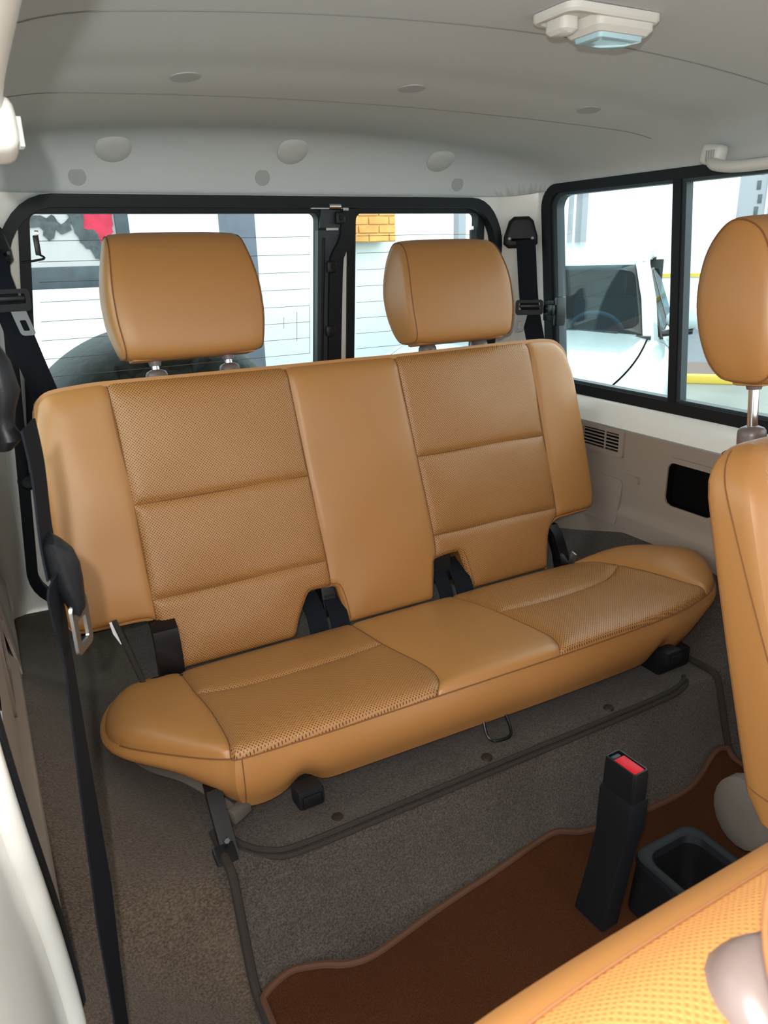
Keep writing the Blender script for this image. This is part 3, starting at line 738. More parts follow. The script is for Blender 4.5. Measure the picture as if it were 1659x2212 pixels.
cushion = mk('cushion', *slab([tuple(p) for p in np.column_stack([ctr[0] + (outline_c[:, 0] - ctr[0]) * 0.93, ctr[1] + (outline_c[:, 1] - ctr[1]) * 0.93])], lambda x, y, h: (x, y, 0.2 + h + 0.03 * float(sstep(abs(x - 0.015), 0.40, 0.5))), 0.0, 0.012), 'blacktex', bench)
for kind, nm in ((0, 'front_skirt'), (1, 'wing_skirt'), (2, 'wing_skirt')):
    ff = np.array([(r * n + i, r * n + (i + 1) % n, (r + 1) * n + (i + 1) % n, (r + 1) * n + i) for i in range(n) if seg_kind[i] == kind for r in range(len(rings) - 1)])
    ids = np.unique(ff); mp_ = np.full(len(SV), -1); mp_[ids] = np.arange(len(ids))
    mk(nm, SV[ids], mp_[ff], 'leather', cushion)
col_ = sum((cc[:, 0] > np.array([aty(S_, c) for c in cc[:, 1]])).astype(int) for S_ in (CA_, CB_, CC_, CD_))
yl = np.where(col_ < 2, np.interp(cc[:, 0], crossL[:, 0], crossL[:, 1]), np.interp(cc[:, 0], crossR[:, 0], crossR[:, 1]))
row_ = (cc[:, 1] < yl).astype(int)
for c in range(5):
    for r in range(2):
        k = (col_ == c) & ((row_ == r) if c in (1, 3) else (r == 0))
        if not k.any(): continue
        p, q, ids = submesh(c3, fc, k)
        nm = 'wing_panel' if c in (0, 4) else ('centre_panel' if c == 2 else 'perforated_panel')
        mk(nm, p, q, 'perf' if c in (1, 3) else 'leather', cushion, uv=c2[ids])
for s_ in seams_c:
    d = seg_dist(s_, outline_c, True); z = cush_z(s_, d, np.zeros(len(s_)))
    thread('seam', np.column_stack([s_, z + 0.0004]), cushion)
k = np.where((outline_c[:, 1] < 1.0))[0]; P = outline_c[k]; order = np.argsort(P[:, 0]); P3 = np.column_stack([P[order], edge_z[k][order] + 0.0006])
P3[:, :2] += Nn[k][order] * 0.0006
thread('seam', P3, cushion, 0.0011)
i0 = int(np.argmin(np.linalg.norm(outline_c - np.array((-0.420, 0.842)), axis=1)))
thread('seam', [SV[r * n + i0] + np.append(Nn[i0] * 0.0004, 0) for r in range(9)], cushion)

# headrests
def headrest(parent, c, W, H, D, ang, posts_z, guide='ltaupe', name='headrest', post_dx=0.0685, scale_top=0.10, post_d=0.048, gr=0.020):
    """c = middle of the lower front edge; profile in (depth, height) swept across the width"""
    prof = cr([(0.002, 0.0), (-0.013, 0.10), (-0.016, 0.38), (-0.010, 0.66), (0.012, 0.90), (0.045, 0.995), (0.075, 0.97), (0.103, 0.80), (0.112, 0.50), (0.098, 0.18), (0.075, 0.03), (0.045, -0.005)], 5, True)
    prof = np.column_stack([prof[:, 0] * D / 0.125, prof[:, 1] * H])
    pc = np.array((0.048 * D / 0.125, H * 0.5))
    e1 = np.array((0, math.cos(ang), -math.sin(ang))); e2 = np.array((0, math.sin(ang), math.cos(ang)))
    def pt(x, d, v):
        t = v / H; g = 1 - scale_top * float(sstep(t, 0.45, 1.05)) - 0.05 * float(sstep(-t, -0.35, 0.0))
        return np.array(c) + np.array((x * g, 0, 0)) + e1 * d + e2 * v
    def rg(x, k): return [pt(x, *(pc + (p - pc) * k)) for p in prof]
    w = W / 2
    body = [rg(x, k) for x, k in ((-w + 0.002, 0.955), (-w + 0.008, 0.985), (-w + 0.03, 1.0), (-w * 0.5, 1.012), (0, 1.016), (w * 0.5, 1.012), (w - 0.03, 1.0), (w - 0.008, 0.985), (w - 0.002, 0.955))]
    hd = mk(name, *loft(body, cap0=False, cap1=False), 'leather', parent)
    for s in (-1, 1):
        mk('end_panel', *loft([rg(s * (w - 0.002), 0.955), rg(s * (w + 0.003), 0.90), rg(s * (w + 0.007), 0.70), rg(s * (w + 0.009), 0.40), rg(s * (w + 0.0095), 0.05)], cap0=False), 'leather', hd)
        thread('seam', np.array(rg(s * (w - 0.0005), 0.958) + rg(s * (w - 0.0005), 0.958)[:1]), hd, 0.0011)
        px = post_dx * s
        q0 = np.array(c) + np.array((px, 0, 0)) + e1 * (post_d * D / 0.125) + e2 * 0.01; q1 = q0 - e2 * ((q0[2] - posts_z) / e2[2])
        ps = mk('headrest_post', *tube([q0, (q0 + q1) / 2, q1 - e2 * 0.02], 0.0072, 14), 'chrome', hd)
        mk('upper_collar', *lathe([(0, 0.014), (0.0125, 0.014), (0.0125, 0.004), (0.010, -0.010), (0, -0.010)], q0 - e2 * 0.012, e2, 18), guide, ps)
        mk('post_guide', *lathe([(0, -0.02), (gr, -0.02), (gr, 0.0), (gr * 0.96, gr * 0.3), (gr * 0.82, gr * 0.5), (gr * 0.5, gr * 0.64), (0.0, gr * 0.68)], q1, e2, 20), guide, ps)
    # leather flap closing the underside
    mk('lower_flap', *box(np.array(c) + e1 * 0.035 * D / 0.125 + e2 * 0.002, (W * 0.86, 0.05 * D / 0.125, 0.012), 0.005, Matrix.Rotation(-ang, 3, 'X')), 'leather', hd)
    return hd
headrest(backrest, (-0.290, 1.352, 0.762), 0.262, 0.221, 0.122, 0.20, 0.722)
headrest(backrest, (0.2930, 1.352, 0.745), 0.258, 0.217, 0.122, 0.20, 0.722)

# metalwork under the bench
mk('seat_hinge', *loft([[(-0.436 + dx * 0.022, y, z + dz * 0.0) for dx, dz in ((-1, 0), (1, 0))] + [(-0.436 + 0.022, y + 0.02, z), (-0.436 - 0.022, y + 0.02, z)] for y, z in ((1.235, 0.315), (1.215, 0.305), (1.205, 0.28), (1.200, 0.24), (1.205, 0.16))]), 'blackpaint', bench)
hg = mk('seat_hinge', *loft([[(0.462, y, z), (0.488, y, z), (0.488, y + 0.03, z), (0.462, y + 0.03, z)] for y, z in ((1.245, 0.312), (1.225, 0.295), (1.20, 0.25), (1.185, 0.20), (1.18, 0.16))]), 'blackpaint', bench)
mk('hinge_plate', *box((0.486, 1.188, 0.235), (0.006, 0.016, 0.055), 0.002, Matrix.Rotation(0.3, 3, 'X')), 'steel', hg)
mk('fold_strut', *tube([(-0.515, 1.24, 0.335), (-0.497, 1.18, 0.26), (-0.478, 1.12, 0.19)], 0.005, 8), 'binding', bench)
mk('under_bar', *box((-0.505, 1.262, 0.322), (0.13, 0.016, 0.018), 0.003), 'blackpaint', bench)
mk('care_tag', *ribbon([(-0.520, 1.238, 0.335), (-0.517, 1.232, 0.315), (-0.508, 1.226, 0.295)], (1, 0.2, 0), 0.008, 0.001), 'paper', bench)
for x in (-0.343, 0.383):
    kb = mk('release_knob', *box((x, 0.812, 0.208), (0.040, 0.034, 0.030), 0.007, Matrix.Rotation(-0.1, 3, 'X')), 'blacktex', bench)
    mk('knob_face', *box((x, 0.794, 0.208), (0.028, 0.004, 0.018), 0.003, Matrix.Rotation(-0.1, 3, 'X')), 'blackpl', kb)
mk('pull_loop', *tube(cr([(-0.018, 0.838, 0.196), (-0.020, 0.825, 0.176), (-0.012, 0.815, 0.168), (0.016, 0.813, 0.166), (0.026, 0.822, 0.174), (0.026, 0.838, 0.194)], 6), 0.0026, 8), 'blackpaint', bench)
lg = mk('front_leg', *loft([[(-0.472, y - 0.010, z), (-0.450, y - 0.010, z), (-0.450, y + 0.010, z), (-0.472, y + 0.010, z)] for y, z in ((0.875, 0.225), (0.862, 0.205), (0.842, 0.185), (0.828, 0.168), (0.815, 0.156))]), 'blackpaint', bench)
mk('leg_bolt', *lathe([(0, 0), (0.004, 0), (0.004, 0.003), (0, 0.003)], (-0.463, 0.815, 0.178), (0, -1, 0.4), 6), 'steel', lg)
mk('leg_foot', *box((-0.468, 0.800, 0.150), (0.030, 0.055, 0.016), 0.003, Matrix.Rotation(0.55, 3, 'X')), 'blackpaint', lg)
mk('front_leg', *box((0.420, 0.850, 0.178), (0.085, 0.050, 0.040), 0.006), 'blackpl', bench)
mk('lining_flap', *box((-0.432, 0.852, 0.186), (0.034, 0.016, 0.020), 0.003, Matrix.Rotation(0.5, 3, 'Z')), 'dtaupe', bench)
P = cr([(-0.545, 1.005, 0.220), (-0.525, 0.965, 0.218), (-0.49, 0.925, 0.214), (-0.455, 0.885, 0.196), (-0.435, 0.862, 0.180)], 5)
mk('lining_edge', *ribbon(P, (0.6, 0.6, 0.3), 0.011, 0.003), 'dtaupe', bench)

# ------------------------------------------------------------------ front seats
def sring(cx, cy, z, w, d, nexp=5.0, n=64, ea=(0, 1, 0)):
    out = []
    for k in range(n):
        t = 2 * math.pi * k / n + math.pi / n
        c, s = math.cos(t), math.sin(t)
        out.append((cx + w * math.copysign(abs(c) ** (2 / nexp), c), cy + d * math.copysign(abs(s) ** (2 / nexp), s), z))
    return out

def front_seat(name, label, cx, ytop, ztop, slope, group):
    """backrest whose rear top edge runs at (ytop, ztop); slope = dy/dz"""
    t = thing(name, label, 'car seat', (cx, ytop - 0.30, 0.0), group)
    z0 = 0.235; H = ztop + 0.012 - z0
    vs_ = np.r_[np.linspace(0, 0.86, 16), 0.90, 0.93, 0.955, 0.972, 0.986, 0.995, 1.0]
    rings = []
    for v in vs_:
        z = z0 + H * v; yr = ytop + (z - ztop) * slope
        w = 0.272 - 0.018 * v ** 2 - 0.006 * (1 - v); dep = 0.125 - 0.025 * v
        if v > 0.86:
            q = (v - 0.86) / 0.14; k = math.sqrt(max(0, 1 - q * q))
            w = w - 0.055 * (1 - k); sh = 0.045 * (1 - k)
        else: sh = 0.0; k = 1
        d = dep / 2 - sh * 0.9
        if v < 0.05: d -= 0.02 * (1 - v / 0.05)
        rings.append(sring(cx, yr - dep / 2, z, w, d, 5.0))
    n = 64; V, Fq = loft(rings); V = np.array(V); Fq = list(Fq)
    quads = [f for f in Fq if len(f) == 4]; caps = [f for f in Fq if len(f) != 4]
    def grp(f):
        k = f[0] % n; th = 2 * math.pi * (k + 1) / n; c_, s_ = math.cos(th), math.sin(th)
        lv = f[0] // n
        if s_ > 0.22 and abs(c_) < 0.97: return 'back_panel' if lv < 16 else ('rear_edge' if lv < 19 else 'top')
        if s_ < -0.25 and abs(c_) < 0.80: return 'top' if lv >= 16 else 'centre'
        if s_ < -0.25: return 'bolster_l' if c_ < 0 else 'bolster_r'
        return 'left_side' if c_ < 0 else 'right_side'
    body = None
    sets = {}
    for f in quads: sets.setdefault(grp(f), []).append(f)
    sets['top'].append(caps[1]); sets['back_panel'].append(caps[0])
    def put(key, nm, m, parent):
        ff = sets[key]; ids = sorted({i for f in ff for i in f}); mp_ = {i: k for k, i in enumerate(ids)}
        P = V[ids]; uv = np.column_stack([P[:, 0], P[:, 2] - P[:, 1]])
        return mk(nm, P, [tuple(mp_[i] for i in f) for f in ff], m, parent, uv=uv)
    body = put('back_panel', 'backrest', 'leather', t)
    put('centre', 'perforated_panel', 'perf2', body); put('top', 'top_panel', 'perf2', body); put('rear_edge', 'edge_panel', 'leather', body)
    thread('seam', np.array([V[19 * n + k] + np.array((0, 0.0003, 0.0006)) for k in range(n) if math.sin(2 * math.pi * k / n + math.pi / n) > 0.15]), body, 0.0008)
    put('bolster_l', 'bolster_panel', 'leather', body); put('bolster_r', 'bolster_panel', 'leather', body)
    put('left_side', 'side_panel', 'leather', body); put('right_side', 'side_panel', 'leather', body)
    # seam lines
    def line(kk, lv0, lv1, r=0.0010): 
        P = np.array([V[l * n + kk] for l in range(lv0, lv1)]); thread('seam', resample(cr(P, 3), 0.01), body, r)
    ks = [k for k in range(n)]
    def kbest(fn): return min(ks, key=fn)
    for sgn in (-1, 1):
        kf = kbest(lambda k: abs(math.sin(2 * math.pi * k / n + math.pi / n) + 0.25) + (0 if math.cos(2 * math.pi * k / n + math.pi / n) * sgn > 0 else 9))
        P = []
        for l in range(1, 21):
            fr = 0.94 - 0.62 * (l / 20) ** 1.3; rg_ = V[l * n:(l + 1) * n]; y0, y1 = rg_[:, 1].max(), rg_[:, 1].min(); yt = y0 + (y1 - y0) * fr
            cand = rg_[(rg_[:, 0] - cx) * sgn > 0.1]; j = np.argsort(cand[:, 1]); cj = cand[j]
            P.append((np.interp(yt, cj[:, 1], cj[:, 0]) + sgn * 0.0004, yt, rg_[0, 2]))
        thread('seam', resample(cr(P, 3), 0.01), body, 0.0010)
        kb = kbest(lambda k: abs(math.sin(2 * math.pi * k / n + math.pi / n) - 0.22) + (0 if math.cos(2 * math.pi * k / n + math.pi / n) * sgn > 0 else 9))
        line(kb, 1, 17)
    lo = [V[1 * n + k] + np.array((0, 0, 0.012)) for k in range(n)]
    P = np.array(lo + lo[:1]); c0 = P[:-1].mean(0); P = c0 + (P - c0) * np.array((1.004, 1.01, 1)); thread('seam', P, body)
    # cushion and base
    cyc = ytop + (0.30 - ztop) * slope - 0.27
    cr_ = [sring(cx, cyc, z, w, d, 5.0, 48) for z, w, d in ((0.155, 0.235, 0.21), (0.17, 0.25, 0.235), (0.24, 0.255, 0.245), (0.29, 0.245, 0.235), (0.305, 0.21, 0.20), (0.31, 0.15, 0.14))]
    mk('seat_cushion', *loft(cr_), 'leather', t)
    for s in (-1, 1): mk('seat_rail', *box((cx + s * 0.18, cyc + 0.01, 0.085), (0.035, 0.42, 0.15), 0.006), 'blackpl', t)
    for s in (-1, 1):
        mk('recliner_cover', *loft([[(cx + s * (0.235 + 0.022 * q), cyc + 0.245 + a * r, 0.215 + b * r) for a, b in [(math.cos(2 * math.pi * k / 20), math.sin(2 * math.pi * k / 20) * 1.25) for k in range(20)]] for q, r in ((0, 0.042), (0.7, 0.042), (0.95, 0.034), (1.05, 0.016))]), 'dtaupe', t)
    return t, body

rf, rfb = front_seat('front_seat', 'tan leather front seat upright at the right edge, headrest against the side window', 0.385, 0.618, 0.678, 0.315, 'front seats')
headrest(rfb, (0.392, 0.628, 0.746), 0.240, 0.222, 0.122, 0.10, 0.664, scale_top=0.06)
lf, lfb = front_seat('front_seat', 'tan leather front seat back in the near lower right corner, glaring bright from flash', -0.325, 0.162, 0.668, -0.45, 'front seats')
headrest(lfb, (-0.367, 0.018, 0.700), 0.262, 0.212, 0.122, -0.50, 0.674, scale_top=0.06, post_d=0.062, gr=0.024, post_dx=0.072)

# ------------------------------------------------------------------ belts, buckles, console
def rear_belt(s, label, pts, wd, guide_c, sleeve_i, tongue):
    t = thing('seat_belt', label, 'seat belt', guide_c, 'rear pillar seat belts')
    gx, gy, gz = guide_c; R45 = Matrix.Rotation(-s * 0.62, 3, 'Z')
    face = R45 @ Vector((0, -1, 0)); tang = R45 @ Vector((1, 0, 0))
    hood = [(-0.042, -0.026), (-0.041, -0.008), (-0.030, 0.028), (-0.018, 0.038), (0.018, 0.038), (0.030, 0.028), (0.041, -0.008), (0.042, -0.026), (0.030, -0.036), (-0.030, -0.036)]
    gd = mk('belt_guide', *prism(hood, guide_c, tang, (0, 0, 1), face, -0.012, 0.016, 0.010), 'blacktex', t)
    c = Vector(guide_c)
    mk('guide_slot', *box(c + face * 0.0165 + Vector((0, 0, -0.016)), (0.046, 0.003, 0.006), 0.001, R45), 'hole', gd)
    for k in (-1, 1):
        mk('guide_rivet', *lathe([(0.0018, 0), (0.0034, 0), (0.0034, 0.001), (0.0018, 0.001)], c + face * 0.0165 + tang * 0.028 * k + Vector((0, 0, -0.013)), face, 14), 'gunmetal', gd)
    mk('belt_webbing', *ribbon(cr(pts, 6), wd, 0.047, 0.0016), 'web', t)
    sp, sa = sleeve_i
    Rz = Matrix.Rotation(sa, 3, 'Z'); fc = Rz @ Vector((0, -1, 0)); tg = Rz @ Vector((1, 0, 0)); sp = Vector(sp)
    sv = mk('tongue_sleeve', *ring(rrect(-0.034, 0.034, -0.017, 0.019, 0.007, 4), rrect(-0.026, 0.026, -0.005, 0.012, 0.003, 4), lambda u, v, h: sp + tg * u + Vector((0, 0, 1)) * v + fc * h, 0.002, 0.011), 'blacktex', t)
    mk('sleeve_bar', *box(sp + fc * 0.010 + Vector((0, 0, 0.004)), (0.05, 0.008, 0.008), 0.003, Rz), 'blackpl', sv)
    to = rrect(-0.013, 0.011, -0.058, -0.012, 0.006, 4); ti = rrect(-0.006, 0.004, -0.050, -0.032, 0.002, 4); dx = tongue
    mk('metal_tongue', *ring([(a + dx + 0.25 * (b + 0.012) * dx / abs(dx) * -1, b) for a, b in to], [(a + dx + 0.25 * (b + 0.012) * dx / abs(dx) * -1, b) for a, b in ti], lambda u, v, h: sp + tg * u + Vector((0, 0, 1)) * v + fc * h, 0.005, 0.0075), 'gunmetal', t)
    return t
rear_belt(1, 'black seat belt hanging from the white rear pillar beside the right headrest',
          [(0.606, 1.548, 0.945), (0.604, 1.540, 0.930), (0.612, 1.530, 0.80), (0.622, 1.510, 0.70), (0.634, 1.47, 0.55), (0.640, 1.44, 0.40)], (0.75, -0.66, 0), (0.606, 1.565, 0.962), ((0.598, 1.512, 0.785), -0.62), -0.014)
rear_belt(-1, 'black seat belt with metal tongue at far left, in front of the tail window',
          [(-0.590, 1.540, 0.945), (-0.588, 1.525, 0.93), (-0.578, 1.48, 0.86), (-0.562, 1.47, 0.78), (-0.536, 1.492, 0.67), (-0.512, 1.50, 0.55), (-0.505, 1.50, 0.42)], (0.95, 0.28, 0.12), (-0.590, 1.555, 0.955), ((-0.578, 1.440, 0.865), 0.12), 0.012)

# front belt at the near left pillar
fb = thing('seat_belt', 'long black seat belt strap running down the left side of the picture to the carpet', 'seat belt', (-0.62, 0.60, 0.12))
mk('belt_guide', *loft([[(-0.6375 + 0.5 * (w_ - 0.012) + w_ * math.cos(a) * 0.5, 0.605 + w_ * 0.9 * math.sin(a), z) for a in np.linspace(0, 2 * math.pi, 17)[:-1]] for z, w_ in ((0.885, 0.004), (0.880, 0.013), (0.862, 0.021), (0.840, 0.024), (0.825, 0.018), (0.815, 0.016), (0.806, 0.020), (0.798, 0.012))]), 'blacktex', fb)
P = cr([(-0.619, 0.600, 0.815), (-0.618, 0.602, 0.78), (-0.621, 0.600, 0.73), (-0.621, 0.595, 0.70)], 8)
mk('belt_webbing', *ribbon(P, (0.26, 0.96, 0), 0.046, 0.0016), 'web', fb)
P = cr([(-0.6215, 0.566, 0.706), (-0.6235, 0.568, 0.695), (-0.6235, 0.575, 0.67), (-0.6225, 0.588, 0.63), (-0.6265, 0.60, 0.50), (-0.631, 0.60, 0.36), (-0.636, 0.60, 0.22), (-0.640, 0.60, 0.10)], 8)
wd = np.column_stack([np.interp(P[:, 2], [0.1, 0.25, 0.36, 0.5, 0.63, 0.7], [0.30, 0.34, 0.44, 0.30, 0.18, 0.30]), np.ones(len(P)), np.zeros(len(P))])
mk('belt_webbing', *ribbon(P, wd, 0.047, 0.0016), 'web', fb)
sv = mk('tongue_sleeve', *loft([[(-0.6155 + dx + w_ * 0.78 * math.cos(a), 0.588 + 0.018 * math.sin(a), z) for a in np.linspace(0, 2 * math.pi, 17)[:-1]] for z, w_, dx in ((0.729, 0.004, -0.004), (0.725, 0.010, -0.003), (0.717, 0.0145, 0.0), (0.705, 0.0165, 0.0015), (0.692, 0.0150, 0.003), (0.680, 0.0115, 0.005), (0.671, 0.0095, 0.006), (0.667, 0.004, 0.006))]), 'blacktex', fb)
mk('metal_tongue', *ring(rrect(-0.016, 0.016, 0.632, 0.676, 0.006, 4), rrect(-0.008, 0.008, 0.640, 0.660, 0.002, 4), lambda u, v, h: (-0.6085 + h + 0.45 * u, 0.583 + 0.8 * u, v), -0.0012, 0.0012), 'steel', fb)

# black buckles and webbing poking through the slots of the backrest
def slot_buckle(label, c, spec):
    t = thing('belt_buckle', label, 'belt buckle', c, 'rear seat belt buckles')
    for i, (u0, v0, w_, hgt, kind) in enumerate(spec):
        if kind == 'box':
            b = mk('buckle_body', *prism(rrect(u0 - w_ / 2, u0 + w_ / 2, v0, v0 + hgt, 0.004, 3), B0, (1, 0, 0), BV, BN, -0.05, -0.020, 0.003), 'blackpl', t)
            mk('buckle_rib', *prism(rrect(u0 - w_ / 3, u0 + w_ / 3, v0 + hgt * 0.55, v0 + hgt * 0.62, 0.001, 2), B0, (1, 0, 0), BV, BN, -0.021, -0.0185), 'blacktex', b)
        else:
            P = cr([bk(u0, 0.085, -0.035), bk(u0 + 0.002, 0.05, -0.012), bk(u0, 0.025, 0.003), bk(u0 - 0.002, 0.004, 0.008), bk(u0 - 0.003, -0.02, 0.002)], 6)
            mk('buckle_webbing', *ribbon(P, (1, 0.05, 0), w_, 0.003), 'web', t)
    return t
slot_buckle('black buckles and webbing in the backrest slot nearer the left headrest', tuple(bk(-0.13, 0.01, -0.03)), [(-0.146, 0.01, 0.040, 0.10, 'strap'), (-0.104, 0.03, 0.032, 0.07, 'box'), (-0.100, 0, 0.040, 0, 'strap')])
slot_buckle('black buckles and webbing in the backrest slot nearer the right headrest', tuple(bk(0.175, 0.01, -0.03)), [(0.165, 0.04, 0.052, 0.06, 'box'), (0.152, 0, 0.034, 0, 'strap'), (0.200, 0, 0.044, 0, 'strap')])

# front buckle on its stalk
bkl = thing('belt_buckle', 'tall black buckle stalk with a red release button standing by the console', 'belt buckle', (0.020, 0.575, 0.0))
RZ = Matrix.Rotation(math.radians(-88), 3, 'Z')
def bring(z, w_, d_, cx, cy, r=0.004):
    return [tuple(Vector((cx, cy, z)) + RZ @ Vector((a, b, 0))) for a, b in rrect(-w_ / 2, w_ / 2, -d_ / 2, d_ / 2, r, 3)]
mk('buckle_stalk', *loft([bring(z, w_, d_, cx, cy) for z, w_, d_, cx, cy in ((0.008, 0.056, 0.034, 0.004, 0.585), (0.05, 0.054, 0.032, 0.006, 0.580), (0.115, 0.052, 0.030, 0.008, 0.572), (0.165, 0.052, 0.030, 0.010, 0.567), (0.195, 0.058, 0.033, 0.011, 0.564), (0.235, 0.058, 0.033, 0.011, 0.563), (0.242, 0.056, 0.031, 0.011, 0.563))]), 'blacktex', bkl)
hd = mk('buckle_head', *loft([bring(z, w_, d_, 0.011, 0.563) for z, w_, d_ in ((0.236, 0.054, 0.028), (0.282, 0.052, 0.027), (0.2865, 0.050, 0.0255))], cap1=False), 'blackpl', bkl)
tp = [bring(0.2865, 0.050, 0.0255, 0.011, 0.563), bring(0.2868, 0.046, 0.0215, 0.011, 0.563, 0.002), bring(0.276, 0.045, 0.0205, 0.011, 0.563, 0.002)]
mk('buckle_rim', *loft(tp, cap0=False), 'blackpl', hd)
mk('release_button', *box(tuple(Vector((0.011, 0.563, 0.2815)) + RZ @ Vector((0.0045, 0.0, 0))), (0.036, 0.0200, 0.0085), 0.002, RZ), 'red', hd)
mk('tongue_slot', *box(tuple(Vector((0.011, 0.563, 0.2805)) + RZ @ Vector((-0.0185, 0, 0))), (0.006, 0.014, 0.008), 0.001, RZ), 'dgrey', hd)

# console tray
tr = thing('console_tray', 'open black plastic console tray behind the buckle stalk', 'tray', (0.09, 0.48, 0.007))
mq = lambda x, y, h: (x, y, h)
cb = mk('tray_wall', *loft([[(x, y, z) for x, y in rrect(0.060 - g_, 0.172 + g_, 0.36 - g_, 0.570 + g_, 0.022, 5)] for z, g_ in ((0.007, 0.010), (0.05, 0.008), (0.096, 0.006))], cap0=False, cap1=False), 'blacktex', tr)
mk('tray_rim', *loft([[(x, y, z) for x, y in rrect(0.060 + g_, 0.172 - g_, 0.36 + g_, 0.570 - g_, 0.022, 5)] for z, g_ in ((0.094, -0.008), (0.102, -0.006), (0.104, 0.0), (0.102, 0.008), (0.092, 0.011))], cap0=False, cap1=False), 'blacktex', tr)
mk('tray_liner', *loft([[(x, y, z) for x, y in rrect(0.060 + g_, 0.172 - g_, 0.36 + g_, 0.570 - g_, 0.020, 5)] for z, g_ in ((0.093, 0.010), (0.06, 0.013), (0.030, 0.016))], cap0=False), 'blackpl', tr)

# cream sill strip between wheel arch carpet and mat
struct(mk('trim_5', *ribbon(cr([(-0.487, 0.84, 0.150), (-0.484, 0.79, 0.120), (-0.482, 0.765, 0.07), (-0.480, 0.745, 0.03)], 5), (1, 0.2, 0), 0.014, 0.004), 'cream'), 'cream painted floor edge showing beside the carpet')

# ------------------------------------------------------------------ dome lamp and grab handles
dl = thing('dome_lamp', 'rectangular pale plastic dome lamp with bluish lens on the headliner', 'lamp', (0.02, 0.71, 1.14))
zt = 1.160
def lring(z, x0, x1, y0, y1, r): return [(x, y, z) for x, y in rrect(x0, x1, y0, y1, r, 5)]
def lz(ins, dz): return lring(zt - dz, -0.052 + ins, 0.080 - ins, 0.672 + ins, 0.742 - ins, 0.013)
base = mk('lamp_base', *loft([lz(0, -0.004), lz(0, 0.002), lz(0.002, 0.0045), lz(0.006, 0.0045), lz(0.008, 0.001), lz(0.02, 0.001)]), 'pale', dl)
hs = mk('lamp_housing', *loft([lring(zt - 0.001, -0.008, 0.074, 0.678, 0.736, 0.008), lring(zt - 0.011, -0.008, 0.074, 0.678, 0.736, 0.008), lring(zt - 0.016, -0.003, 0.069, 0.683, 0.731, 0.006)]), 'pale', dl)
mk('lamp_lens', *loft([lring(zt - 0.015, 0.001, 0.066, 0.686, 0.729, 0.005), lring(zt - 0.0205, 0.002, 0.065, 0.687, 0.728, 0.005), lring(zt - 0.022, 0.008, 0.058, 0.694, 0.722, 0.004)]), 'lens', hs)
sw = mk('lamp_switch', *loft([lring(zt - 0.001, -0.036, -0.012, 0.702, 0.736, 0.008), lring(zt - 0.012, -0.036, -0.012, 0.702, 0.736, 0.008), lring(zt - 0.0155, -0.032, -0.016, 0.706, 0.732, 0.006)]), 'pale', dl)

def grab(label, s, pts, endp, dark=True):
    t = thing('grab_handle', label, 'grab handle', endp, 'grab handles')
    mk('handle_bar', *tube(cr(pts, 8), 0.0125, 12, flat=0.8), 'pale', t)
    m_ = mk('handle_mount', *box(endp, (0.030, 0.045, 0.036), 0.013, Matrix.Rotation(0.2 * s, 3, 'X'), 4), 'pale', t)
    for k in range(4): mk('mount_rib', *box((endp[0] - s * 0.016, endp[1] - 0.012 + k * 0.005, endp[2] - 0.002), (0.003, 0.0014, 0.018), 0, None), 'capdark', m_)
    return t
grab('pale grey grab handle above the right side window', 1, [(0.592, 1.005, 1.066), (0.580, 0.985, 1.058), (0.575, 0.94, 1.052), (0.574, 0.86, 1.052), (0.575, 0.76, 1.060), (0.585, 0.72, 1.075), (0.60, 0.70, 1.085)], (0.598, 1.010, 1.078))
lh = grab('pale grab handle end at the top left corner of the view', -1, [(-0.612, 0.600, 1.022), (-0.610, 0.56, 1.035), (-0.608, 0.50, 1.043), (-0.607, 0.42, 1.047), (-0.607, 0.30, 1.05), (-0.612, 0.22, 1.065)], (-0.607, 0.606, 1.012))

# ------------------------------------------------------------------ outside: spare wheel on the tail door
sp = thing('spare_wheel', 'spare wheel in a black vinyl cover behind the left headrest', 'wheel', (-0.26, 1.90, 0.06))
cx, cz, Rw = -0.260, 0.412, 0.358
rings = []
for k, (r, y) in enumerate(((0.262, 1.822), (0.275, 1.808), (0.300, 1.800), (0.325, 1.808), (0.345, 1.830), (0.357, 1.87), (0.358, 1.95), (0.345, 2.03), (0.20, 2.045), (0.0, 2.05))):
    rg = []
    for i in range(144):
        a = 2 * math.pi * i / 144; ru = (1 - min(1, k / 4.0)); w_ = ru * (0.0055 * math.sin(34 * a) + 0.004 * math.sin(53 * a + 1))
        rg.append((cx + (r + w_) * math.cos(a), y + w_ * 1.2, cz + (r + w_) * math.sin(a)))
    rings.append(rg)
mk('wheel_cover', *loft(rings, cap0=False), 'cover', sp)
mk('tyre', *lathe([(0.19, 1.90), (0.20, 1.84), (0.225, 1.822), (0.27, 1.818), (0.30, 1.83), (0.32, 1.87), (0.32, 1.99), (0.20, 1.99)], (cx, 0, cz), (0, 1, 0), 64), 'tyre', sp)
mk('wheel_disc', *lathe([(0.0, 1.88), (0.06, 1.87), (0.10, 1.90), (0.16, 1.90), (0.185, 1.86), (0.195, 1.86), (0.195, 1.95), (0, 1.95)], (cx, 0, cz), (0, 1, 0), 48), 'dgrey', sp)

